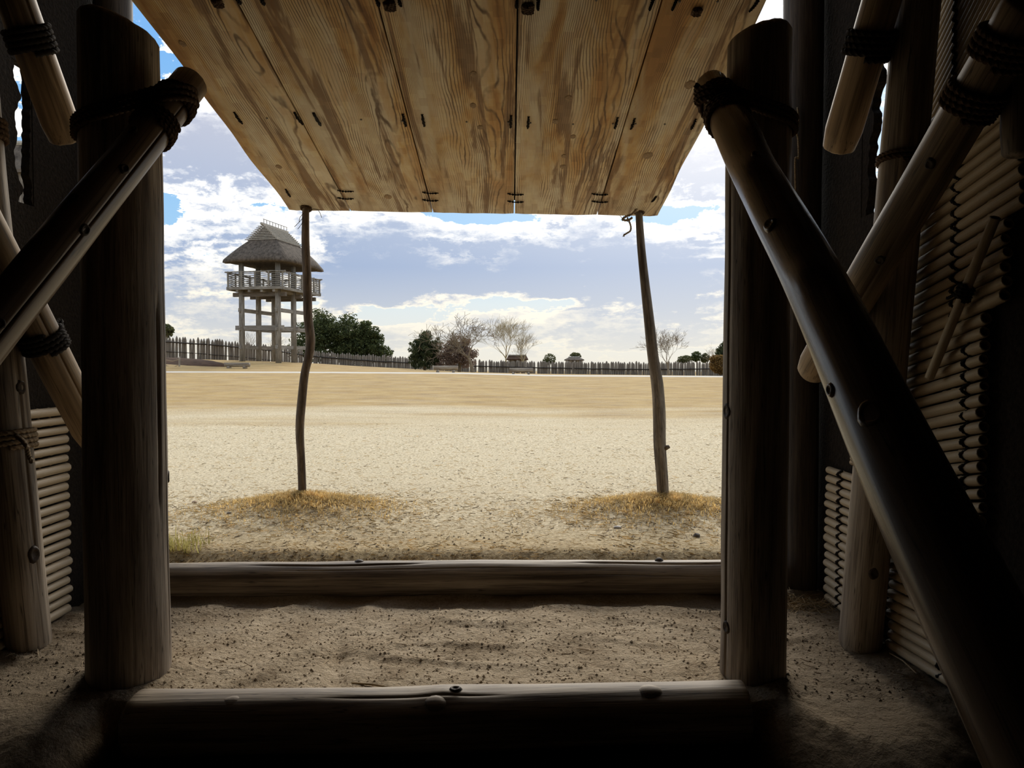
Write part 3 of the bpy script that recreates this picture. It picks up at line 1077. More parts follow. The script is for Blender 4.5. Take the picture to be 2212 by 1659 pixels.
# ------------------------------------------------------------------ cane screens
def cane_mesh(seed, hollow=True):
    """a bamboo cane of radius 1 and length 1 (scaled per cane), with joints; open at the far (z=1) end"""
    rr = random.Random(seed)
    n = 10
    zs, rs = [0.0], [1.0]
    nodes = sorted(rr.uniform(0.08, 0.92) for _ in range(2))
    for q in nodes:
        zs += [q - 0.012, q, q + 0.012]
        rs += [0.98, 1.10, 0.98]
    zs.append(1.0)
    rs.append(0.97)
    v, f = [], []
    for z, r in zip(zs, rs):
        for j in range(n):
            a = 2 * math.pi * j / n
            v.append((r * math.cos(a), r * math.sin(a), z))
    for i in range(len(zs) - 1):
        for j in range(n):
            a, c = i * n + j, i * n + (j + 1) % n
            f.append((a, c, c + n, a + n))
    f.append(tuple(reversed(range(n))))
    b = len(v)
    for z, r in ((1.0, 0.7), (0.93, 0.6)):
        for j in range(n):
            a = 2 * math.pi * j / n
            v.append((r * math.cos(a), r * math.sin(a), z))
    e = (len(zs) - 1) * n
    for j in range(n):
        f.append((e + j, e + (j + 1) % n, b + (j + 1) % n, b + j))
        f.append((b + j, b + (j + 1) % n, b + n + (j + 1) % n, b + n + j))
    f.append(tuple(b + n + j for j in range(n)))
    me = bpy.data.meshes.new('cane')
    me.from_pydata(v, [], f)
    me.polygons.foreach_set('use_smooth', [True] * len(me.polygons))
    me.materials.append(M_CANE)
    return me


CANES = [cane_mesh(i) for i in range(6)]


def cane(parent, p0, p1, r):
    p0, p1 = Vector(p0), Vector(p1)
    M = frame_from(p0, p1)
    M = M @ Matrix.Rotation(rnd.uniform(0, 6.28), 4, 'Z') @ Matrix.Diagonal((r, r, (p1 - p0).length, 1))
    return share('cane', CANES[rnd.randrange(6)], parent, M)


def binding(parent, line, r=0.007):
    """wavy cord weaving over the canes; line = list of (point on cane face)"""
    pts = []
    for i, p in enumerate(line):
        pts.append(Vector(p))
    mb = MB()
    mb.rope(catmull(pts, 5), r, 0.9)
    mb.build('binding_rope', M_BLACKROPE, parent, smooth=True)


def screen(name, label, X, sgn, rows, d_far, d_near, r, cords, jitter=0.012):
    """rows = list of (z at the far end, z at the near end); sgn = +1 when the wall is on the +x side"""
    e = empty(name, (X, (d_far + d_near) / 2, rows[0][0]))
    tag(e, label, 'screen')
    for (zf, zn, dn) in rows:
        jf, jn = rnd.uniform(-jitter, jitter), rnd.uniform(-jitter, jitter)
        dx = rnd.uniform(-0.004, 0.004)
        cane(e, (X + dx, d_far + jf, zf), (X + dx, (dn or d_near) + jn, zn), r * rnd.uniform(0.88, 1.08))
    for (t, z0, z1) in cords:
        line = []
        for i, (zf, zn, dn) in enumerate(rows):
            q = d_far + (d_near - d_far) * t
            z = zf + (zn - zf) * ((q - d_far) / ((dn or d_near) - d_far))
            if z0 <= z <= z1:
                pitch = abs(rows[1][0] - rows[0][0]) / 2
                line.append((X - sgn * (r + 0.006), q + 0.010, z))
                line.append((X - sgn * (r * 0.35), q - 0.010, z + pitch))
        if len(line) > 3:
            binding(e, line)
    return e


rows = []
z = 0.46
while z < 2.36:
    near = 2.925 if z < 1.42 else (2.80 if z < 1.7 else 2.72)
    rows.append((z - 0.13, z + 0.21 * (2.925 - near), near))
    z += 0.0535
screen('cane_screen', 'tall screen of sloping bamboo canes laced with black cord, by the slanting roof pole', 1.865, 1, rows, 3.56, 2.925, 0.0245,
       ((0.86, 0.2, 1.25), (0.72, 1.3, 2.6), (0.06, 0.95, 1.35)))
rows = [(z, z + 0.03, None) for z in [-0.19 + 0.05 * i for i in range(11)]]
screen('cane_screen', 'low screen of level bamboo canes near the floor below the glossy brace', 1.862, 1, rows, 3.60, 3.10, 0.0235, ((0.9, -0.3, 0.4),))
rows = [(z, z + 0.0, None) for z in [-0.19 + 0.05 * i for i in range(16)]]
screen('cane_screen', 'narrow strip of canes between the leaning wall post and the dark outer post', 1.865, 1, rows, 4.34, 3.72, 0.0235, ((0.30, -0.3, 0.7),))
rows = [(z, z, None) for z in [-0.19 + 0.053 * i for i in range(22)]]
screen('cane_screen', 'grey strip of level canes behind the rope tied wall post, near the thicker doorpost', -2.503, -1, rows, 4.14, 3.30, 0.024, ())
# fine reeds under the roof slope
e = empty('reed_screen', (1.88, 3.3, 2.3))
tag(e, 'fine close set reed lining under the roof above the sloping cane screen', 'screen')
for i in range(34):
    zf = 1.98 + 0.034 * i
    yf, yn = 3.62, 2.85
    zn = zf + 0.77 * (yf - yn)
    if zn > 3.1:
        yn = yf - (3.1 - zf) / 0.77
        zn = 3.1
    if yf - yn > 0.1:
        cane(e, (1.884, yf, zf), (1.884, yn, zn), 0.0125)
binding(e, [(1.868, 3.17 + (0.010 if i % 2 else -0.010), 2.36 + 0.022 * i) for i in range(32)])

b0, b1 = X_at(2008, 815, 1.80), X_at(2150, 470, 1.80)
bp = empty('bamboo_pole', b0)
tag(bp, 'short bamboo stick tied slantwise over the sloping cane screen', 'pole')
share('cane', CANES[0], bp, frame_from(b0, b1) @ Matrix.Diagonal((0.020, 0.020, (b1 - b0).length, 1)))
t = X_at(2085, 632, 1.80)
wrap_rope(bp, b0, b1, 0.019, (t.z - b0.z) / (b1.z - b0.z), 4, 0.008, M_BLACKROPE, 0.006, tail=[X_at(2055, 640, 1.79), X_at(2046, 644, 1.79)])


# ------------------------------------------------------------------ the lifted door of five boards
def door():
    ll_, lr_ = P(625, 447, 6.0), P(1420, 460, 6.0)
    tl, tr = P(318, 0, 3.53), P(1665, 0, 3.53)
    # one plane: lower edge through ll_, lr_, running back to the hinge
    ex = (lr_ - ll_).normalized()
    up = ((tl + tr) / 2 - (ll_ + lr_) / 2)
    up = (up - ex * up.dot(ex)).normalized()
    nz = ex.cross(up)
    if nz.z > 0:
        nz = -nz
    # local axes: x along the free edge, y towards the hinge, z the face that looks down
    M = Matrix.Identity(4)
    yy = up
    zz = ex.cross(yy)
    for i in range(3):
        M[i][0], M[i][1], M[i][2], M[i][3] = ex[i], yy[i], zz[i], ll_[i]
    root = bpy.data.objects.new('lifted_door', None)
    link(root, None, M)
    tag(root, 'raised door of five broad adzed boards propped open above the doorway on two poles', 'door')
    W_ = (lr_ - ll_).length
    LEN = 2.98
    TH = 0.055
    cuts = [0.0]
    for px in (757, 935, 1111, 1290):
        cuts.append((px - 625) / 795 * W_)
    cuts.append(W_)
    face = -TH / 2 if zz.z > 0 else TH / 2
    sg = -1 if zz.z > 0 else 1
    boards = []

    def board_at(p):
        return boards[max(0, min(4, sum(1 for c in cuts[1:-1] if p.x > c)))]
    for i in range(5):
        x0, x1 = cuts[i] + (0.0045 if i else 0), cuts[i + 1] - (0.0045 if i < 4 else 0)
        v, f = [], []
        ny, nx = 24, 8
        idx = {}
        rr = random.Random(40 + i)
        for s in (0, 1):
            for j in range(ny + 1):
                for q in range(nx + 1):
                    yv = LEN * j / ny
                    ex_ = 0.0
                    if j == 0:
                        ex_ = rr.uniform(-0.006, 0.006)
                    xx = x0 + (x1 - x0) * q / nx
                    if i == 0 and q == 0 or i == 4 and q == nx:
                        xx += 0.018 * noise.noise(Vector((yv * 1.7, i, 0)))
                    bev = 0.004 if q in (0, nx) else 0.0
                    zv = (TH / 2 - bev) * (1 if s else -1)
                    idx[(s, j, q)] = len(v)
                    v.append(Vector((xx, yv + ex_, zv)))
        for j in range(ny):
            for q in range(nx):
                f.append((idx[1, j, q], idx[1, j, q + 1], idx[1, j + 1, q + 1], idx[1, j + 1, q]))
                f.append((idx[0, j, q], idx[0, j + 1, q], idx[0, j + 1, q + 1], idx[0, j, q + 1]))
        for j in range(ny):
            f.append((idx[0, j, 0], idx[1, j, 0], idx[1, j + 1, 0], idx[0, j + 1, 0]))
            f.append((idx[0, j, nx], idx[0, j + 1, nx], idx[1, j + 1, nx], idx[1, j, nx]))
        for q in range(nx):
            f.append((idx[0, 0, q], idx[0, 0, q + 1], idx[1, 0, q + 1], idx[1, 0, q]))
            f.append((idx[0, ny, q], idx[1, ny, q], idx[1, ny, q + 1], idx[0, ny, q + 1]))
        # own origin so the grain differs from board to board
        c = Vector(((x0 + x1) / 2, 0, 0))
        Mb = M @ Matrix.Translation(c)
        boards.append(mesh_obj('board', [p - c for p in v], f, M_PLANK, root, Mb, smooth=False))

    def hit(px, py):
        """local point of the lower face seen at a pixel"""
        dirv = (P(px, py, 5.0) - EYE)
        o_, dv = M.inverted() @ EYE, M.inverted().to_3x3() @ dirv
        t_ = (face - o_.z) / dv.z
        return o_ + dv * t_

    def tie(a, b, r=0.009):
        a, b = hit(*a), hit(*b)
        mb = MB()
        a.z += sg * 0.001
        b.z += sg * 0.001
        n_ = 6
        pts = []
        for i in range(n_ + 1):
            p = a.lerp(b, i / n_)
            p.z += sg * (0.006 * math.sin(math.pi * i / n_))
            pts.append(M @ p)
        mb.tube(pts, [r * (0.8 if i in (0, n_) else 1) for i in range(n_ + 1)], 7, 2, 200, 0.25)
        mb.build('rope_tie', M_BLACKROPE, root, M, smooth=True)
    for a, b in (((636, 243), (654, 268)), ((677, 243), (693, 270)), ((870, 247), (877, 272)), ((912, 247), (917, 272)),
                 ((1104, 250), (1103, 275)), ((1142, 252), (1140, 276)), ((1334, 254), (1328, 277)), ((1371, 256), (1363, 278)),
                 ((506, 242), (523, 266)), ((1503, 257), (1493, 278)), ((617, 408), (627, 424)), ((1418, 423), (1408, 435)),
                 ((511, -6), (520, 7)), ((562, -8), (571, 9)), ((811, -10), (819, 12)), ((860, -8), (866, 12)),
                 ((1117, -8), (1116, 16)), ((1163, -6), (1162, 20)), ((1412, -6), (1403, 20)), ((1463, -6), (1452, 20)), ((1640, -4), (1620, 23)),
                 ((466, -6), (472, 6))):
        tie(a, b)
    for (cx, cy) in ((746, 420), (929, 424), (1113, 427), (1295, 427)):
        for dy in (-8, 8):
            tie((cx - 17, cy + dy - 1), (cx + 18, cy + dy + 1), 0.008)
    # rope knots on the seams by the upper batten
    for (cx, cy, s_) in ((842, 8, 0.028), (1140, 14, 0.03), (470, 2, 0.025), (1505, 22, 0.022)):
        p = hit(cx, cy)
        mb = MB()
        pts = []
        for i in range(60):
            a = i * 0.45
            pts.append(M @ (p + Vector((s_ * 0.8 * math.cos(a), s_ * (i / 30 - 1) * 0.9, sg * (0.004 + s_ * 0.5 * (0.5 + 0.5 * math.sin(a)))))))
        mb.rope(pts, 0.008, 0.8)
        mb.build('rope_knot', M_ROPE, root, M, smooth=True)
    # nail heads
    for (cx, cy) in ((577, 255), (780, 258), (1008, 263), (1238, 268), (1436, 268), (641, 256), (869, 261), (1098, 264), (1324, 267), (1373, 267), (1146, 265),
                     (1288, 0), (1550, 3), (1468, 3)):
        p = hit(cx, cy)
        mb = MB()
        mb.tube([M @ p, M @ (p + Vector((0, 0, sg * 0.004)))], 0.006, 8)
        mb.build('nail', M_STONE, board_at(p), M)
    # wooden knots in the boards
    for (cx, cy, s_) in ((602, 360, 0.022), (1023, 160, 0.02), (1022, 228, 0.02), (1037, 275, 0.018), (1228, 213, 0.024), (1238, 295, 0.018), (1218, 337, 0.018),
                         (1216, 360, 0.022), (1200, 262, 0.02), (1400, 336, 0.034), (1490, 183, 0.03), (838, 425, 0.03), (394, 94, 0.018)):
        p = hit(cx, cy)
        v, f = [], []
        n = 14
        for (rr_, h) in ((1.0, 0.0), (0.85, 0.0030), (0.5, 0.0015), (0.25, 0.003)):
            for j in range(n):
                a = 2 * math.pi * j / n
                q = 1 + 0.2 * noise.noise(Vector((math.cos(a) * 2, math.sin(a) * 2, cx)))
                v.append(p + Vector((rr_ * s_ * q * math.cos(a), rr_ * s_ * 1.5 * q * math.sin(a), sg * h)))
        for i in range(3):
            for j in range(n):
                x, y = i * n + j, i * n + (j + 1) % n
                f.append((x, y, y + n, x + n))
        f.append(tuple(3 * n + j for j in range(n)))
        mesh_obj('wood_knot', v, f, M_DOORKNOT, board_at(p), M)
    for x in cuts[1:-1]:                    # thin strips that close the seams from above
        mb = MB()
        mb.box((x, (0.14 + LEN) / 2, -face - sg * 0.008), (0.06, LEN - 0.14, 0.014), M)
        mb.build('seam_strip', M_BLACKROPE, root, M)
    # the three battens on the upper face that the ropes hold
    for y_ in (0.22, 1.08, 2.42):
        mb = MB()
        mb.tube([M @ Vector((0.12, y_, -face + -sg * 0.035)), M @ Vector((W_ - 0.12, y_, -face - sg * 0.035))], 0.035, 10)
        mb.build('batten', M_ROOFPOLE, root, M, smooth=True)
    return root, M


M_DOORKNOT = plain('board_knot', (0.30, 0.19, 0.095), 0.7, 0.4, 90, 0.3)
door()


# ------------------------------------------------------------------ the two prop poles
def prop(pts, d0, d1, radii, mat, label, seed, bul=()):
    n = len(pts)
    world = []
    y0, y1 = pts[0][1], pts[-1][1]
    for (px, py) in pts:
        d = d1 + (d0 - d1) * (py - y1) / (y0 - y1)
        world.append(P(px, py, d))
    world[0].z -= 0.10
    o = log('prop_pole', world, radii, mat, nseg=20, step=0.03, rough=0.13, seed=seed, bevel=0.008, bulges=bul)
    tag(o, label, 'pole')
    return o, world


p1, w1 = prop([(655, 1088), (651, 1000), (648, 930), (652, 868), (658, 810), (667, 770), (671, 735), (665, 680), (663, 600), (660, 520), (661, 432)],
              5.85, 5.93, [0.031, 0.032, 0.033, 0.034, 0.034, 0.036, 0.036, 0.034, 0.033, 0.030, 0.026], M_PROP,
              'crooked brown bark pole propping the raised door, standing before the watchtower', 21)
p2, w2 = prop([(1435, 1092), (1431, 1040), (1425, 960), (1424, 890), (1420, 830), (1411, 770), (1402, 690), (1392, 600), (1384, 520), (1379, 440)],
              5.80, 5.93, [0.042, 0.046, 0.048, 0.050, 0.049, 0.042, 0.039, 0.036, 0.032, 0.026], M_GREYPROP,
              'leaning grey bark pole with a branch stub propping the raised door, near the cracked doorpost', 22,
              bul=((0.37, -10, 0.05, 0.03, 0.008),))
mb = MB()
q = P(1436, 968, 5.80)
mb.tube([q, q + Vector((0.03, -0.005, 0.012)), q + Vector((0.036, -0.006, 0.016))], [0.022, 0.015, 0.011], 9)
mb.build('branch_stub', M_GREYPROP, p2, smooth=True)
for o, w in ((p1, w1), (p2, w2)):
    a, b = w[-2], w[-1]
    wrap_rope(o, a, b, 0.028, 0.86, 3.5, 0.010, M_ROPE, 0.01)
    wrap_rope(o, a, b, 0.036, 0.93, 2.5, 0.010, M_ROPE, 0.006)
# loose rope end on the grey pole, frayed strands on the brown one
mb = MB()
D = 5.86
mb.rope(catmull([P(1376, 450, D), P(1366, 462, D), P(1352, 468, D), P(1345, 474, D), P(1356, 476, D), P(1366, 470, D)], 8), 0.009, 0.8)
mb.rope(catmull([P(1355, 470, D), P(1362, 486, D), P(1362, 498, D), P(1354, 504, D), P(1347, 508, D)], 8), 0.007, 0.8)
for i in range(7):
    a = P(1339 + i, 466 + i, D)
    mb.tube([P(1345, 472, D), a], 0.0022, 4)
    mb.tube([P(1348, 507, D), P(1345 + i * 0.7, 511, D)], 0.002, 4)
mb.build('loose_rope_end', M_ROPEPALE, p2, smooth=True)
mb = MB()
for pts in ([(668, 452), (675, 453), (688, 455), (695, 470)], [(668, 453), (680, 451), (696, 455)], [(656, 468), (648, 478), (636, 490)], [(657, 474), (650, 486), (643, 495)],
            [(656, 460), (648, 470), (646, 480)]):
    mb.tube(catmull([P(a, b, 5.9) for a, b in pts], 5), 0.0022, 4)
mb.build('frayed_strand', M_ROPE, p1, smooth=True)


# ------------------------------------------------------------------ straw, grass, stones
def blades(name, n, place, h, w, mat, label, lean=0.6, cat='grass', seed=1):
    rr = random.Random(seed)
    v, f = [], []
    for i in range(n):
        x, y, z, s = place(rr)
        a = rr.uniform(0, 2 * math.pi)
        hh = h * s * rr.uniform(0.5, 1.2)
        ln = lean * rr.uniform(0.3, 1.3)
        dx, dy = math.cos(a), math.sin(a)
        ww = w * rr.uniform(0.7, 1.3)
        p0 = Vector((x, y, z - 0.004))
        p1_ = p0 + Vector((dx * hh * ln * 0.4, dy * hh * ln * 0.4, hh * 0.6))
        p2_ = p0 + Vector((dx * hh * ln, dy * hh * ln, hh * max(0.15, 1 - 0.4 * ln)))
        sd = Vector((-dy, dx, 0)) * ww
        b = len(v)
        v += [p0 - sd, p0 + sd, p1_ + sd * 0.7, p1_ - sd * 0.7, p2_]
        f += [(b, b + 1, b + 2, b + 3), (b + 3, b + 2, b + 4)]
    o = mesh_obj(name, v, f, mat, None, None, smooth=False)
    tag(o, label, cat, kind='stuff')
    return o


def on_mound(i, spread=1.0):
    mx, my, sx, sy, mh = MOUNDS[i]

    def place(rr):
        while True:
            r, a = abs(rr.gauss(0, 0.55)), rr.uniform(0, 2 * math.pi)
            x, y = mx + spread * 1.15 * sx * r * math.cos(a), my + spread * sy * 1.2 * r * math.sin(a)
            if y > 4.6:
                return x, y, ground_z(x, y), max(0.35, 1.1 - 0.5 * r)
    return place


M_GRASSGOLD = blade_mat('golden_grass', (0.66, 0.47, 0.19))
blades('dry_grass', 5200, on_mound(0), 0.072, 0.0026, M_GRASSGOLD, 'short golden dry grass on the mound round the brown prop pole', 1.0, seed=2)
blades('dry_grass', 5200, on_mound(1), 0.072, 0.0026, M_GRASSGOLD, 'short golden dry grass on the mound round the grey prop pole', 1.0, seed=3)


def by_sill(rr):
    x, y = rr.uniform(-2.5, -1.92) - 0.15 * rr.random(), 4.64 + abs(rr.gauss(0, 0.12))
    return x, y, ground_z(x, y), 1.0


M_TUFT = blade_mat('greenish_tuft', (0.46, 0.40, 0.14))
blades('grass_tuft', 420, by_sill, 0.11, 0.003, M_TUFT, 'yellow green grass tuft behind the far sill by the thicker doorpost', 0.8, seed=4)


def scatter_bits(name, n, place, length, r, mat, label, cat, seed, flat=True):
    rr = random.Random(seed)
    mb = MB()
    for i in range(n):
        x, y, z = place(rr)
        a = rr.uniform(0, math.pi)
        L = length * rr.uniform(0.4, 1.3)
        d = Vector((math.cos(a), math.sin(a), rr.uniform(-0.1, 0.25))) * L / 2
        c = Vector((x, y, z + r * 1.2 + abs(d.z) * 0.6))
        mb.tube([c - d, c + Vector((0, 0, rr.uniform(-0.1, 0.1) * L)), c + d], r * rr.uniform(0.7, 1.3), 3, caps=False)
    o = mb.build(name, mat)
    tag(o, label, cat, kind='stuff')
    return o


def field_spot(rr):
    y = 4.575 + 9.0 * rr.random() ** 1.8
    x = rr.uniform(-0.56, 0.40) * y
    return x, y, ground_z(x, y)


scatter_bits('straw_litter', 6500, field_spot, 0.06, 0.0016, M_STRAW, 'short bits of pale straw littering the bare ground', 'straw', 5)
scatter_bits('twig_litter', 500, field_spot, 0.05, 0.003, M_STRAWDIM, 'dark twig crumbs scattered over the bare ground', 'twigs', 15)


def mound_spot(i):
    pl_ = on_mound(i, 1.5)

    def f(rr):
        x, y, z, s_ = pl_(rr)
        return x, y, z + rr.random() * 0.012
    return f


scatter_bits('mound_straw', 2600, mound_spot(0), 0.07, 0.0017, M_STRAW, 'matted pale straw lying on the mound of the brown prop pole', 'straw', 25)
scatter_bits('mound_straw', 2600, mound_spot(1), 0.07, 0.0017, M_STRAW, 'matted pale straw lying on the mound of the grey prop pole', 'straw', 26)
scatter_bits('mound_litter', 900, mound_spot(0), 0.05, 0.0028, M_STRAWDIM, 'dark plant scraps on the mound of the brown prop pole', 'litter', 27)
scatter_bits('mound_litter', 900, mound_spot(1), 0.05, 0.0028, M_STRAWDIM, 'dark plant scraps on the mound of the grey prop pole', 'litter', 28)


def passage_spot(rr):
    x, y = rr.uniform(-2.4, 1.8), rr.uniform(3.2, 4.3)
    return x, y, entry_floor_z(x, y)


scatter_bits('straw_litter', 170, passage_spot, 0.06, 0.0016, M_STRAWDIM, 'sparse straw bits on the earth between the two sills', 'straw', 6)


def corner_spot(rr):
    x, y = 1.68 + rr.gauss(0, 0.09), 4.30 + rr.gauss(0, 0.07)
    return min(x, 1.82), y, entry_floor_z(x, y) + abs(rr.gauss(0, 0.015))


scatter_bits('straw_heap', 260, corner_spot, 0.16, 0.0018, M_STRAWDIM, 'loose straw gathered at the foot of the dark outer post', 'straw', 7)


def pebble(name, p, s, label, mat=None, group=None, parent=None):
    bm = bmesh.new()
    bmesh.ops.create_icosphere(bm, subdivisions=2, radius=1.0)
    v = []
    for q in bm.verts:
        k_ = 1 + 0.22 * noise.noise(q.co * 1.5 + Vector(p) * 7)
        v.append(Vector((q.co.x * s[0] * k_, q.co.y * s[1] * k_, q.co.z * s[2] * k_)))
    f = [tuple(q.index for q in fc.verts) for fc in bm.faces]
    bm.free()
    o = mesh_obj(name, v, f, mat or M_STONE, None, Matrix.Translation(p), smooth=False)
    tag(o, label, 'stone', group)
    return o


def gpos(px, py):
    """point of the outside ground seen at a pixel"""
    lo, hi = 4.6, 80.0
    for _ in range(40):
        mid = (lo + hi) / 2
        p = P(px, py, mid)
        if p.z > ground_z(p.x, p.y):
            lo = mid
        else:
            hi = mid
    p = P(px, py, lo)
    return Vector((p.x, p.y, ground_z(p.x, p.y)))


def crumbs(name, n, spot, size, mat, label):
    rr = random.Random(n)
    v, f = [], []
    for i in range(n):
        x, y, z = spot(rr)
        s_ = size * rr.uniform(0.3, 1.0) ** 2 * 1.4
        b = len(v)
        a = rr.uniform(0, 1.57)
        for q in range(4):
            v.append((x + s_ * math.cos(a + q * 1.571) * rr.uniform(0.7, 1.2), y + s_ * math.sin(a + q * 1.571) * rr.uniform(0.7, 1.2), z + s_ * rr.uniform(-0.1, 0.25)))
        v.append((x, y, z + s_ * rr.uniform(0.5, 0.9)))
        f += [(b + q, b + (q + 1) % 4, b + 4) for q in range(4)]
    o = mesh_obj(name, v, f, mat, smooth=False)
    tag(o, label, 'soil', kind='stuff')


def passage_all(rr):
    x, y = rr.uniform(-2.45, 1.82), rr.uniform(3.05, 4.42)
    return x, y, entry_floor_z(x, y) - 0.001


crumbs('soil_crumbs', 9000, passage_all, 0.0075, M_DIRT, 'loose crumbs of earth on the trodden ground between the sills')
crumbs('gravel', 5000, field_spot, 0.008, plain('field_gravel', (0.36, 0.29, 0.20), 0.9, 0.5, 3.0, 0.0), 'fine gravel scattered on the bare ground outside')
pebble('stone', gpos(1505, 1160) + Vector((0, 0, 0.010)), (0.024, 0.02, 0.018), 'small dark stone on the ground in front of the grey prop pole')
pebble('stone', gpos(420, 1086) + Vector((0, 0, 0.006)), (0.022, 0.02, 0.012), 'small tan stone on bare ground near the thicker doorpost', plain('tan_stone', (0.42, 0.30, 0.2), 0.8))
pebble('stone', gpos(495, 1110) + Vector((0, 0, 0.004)), (0.02, 0.012, 0.010), 'flat dark chip beside the mound of the brown prop pole')
pebble('stone', gpos(1334, 1141) + Vector((0, 0, 0.005)), (0.03, 0.02, 0.012), 'pale flat stone below the grey prop pole mound', plain('pale_stone', (0.45, 0.42, 0.38), 0.8))


def M_floor(px, py):
    for i in range(4):
        p = P(px, py, 3.3) if i == 0 else p
        d = (EYE.z - entry_floor_z(p.x, p.y)) / ((EYE.z - P(px, py, 1.0).z))
        p = P(px, py, d)
    return Vector((p.x, p.y, entry_floor_z(p.x, p.y)))


mb = MB()
a, b = M_floor(760, 1478), M_floor(852, 1489)
mb.tube([a + Vector((0, 0, 0.006)), (a + b) / 2 + Vector((0, 0, 0.010)), b + Vector((0, 0, 0.006))], [0.004, 0.005, 0.003], 7)
o = mb.build('twig', M_STRAWDIM)
tag(o, 'thin brown twig lying on the earth just behind the near sill', 'twig')
rr = random.Random(12)
GR = [((1815, 1382), (1850, 1398)), ((1922, 1415), (1980, 1458)), ((1700, 1490), (1712, 1505))]
for i, (qa, qb) in enumerate(GR):
    a, b = M_floor(*qa), M_floor(*qb)
    mb = MB()
    mb.tube([a + Vector((0, 0, 0.008)), (a + b) / 2 + Vector((0.005, 0.01, 0.014)), b + Vector((0, 0, 0.006))], [0.003, 0.0035, 0.002], 6)
    o = mb.build('straw_stalk', M_ROPEPALE)
    tag(o, ('short pale straw stalk at the foot of the leaning wall post', 'long bent straw stalk lying before the low cane screen',
            'tiny bright straw stalk beside the base of the cracked doorpost')[i], 'straw')


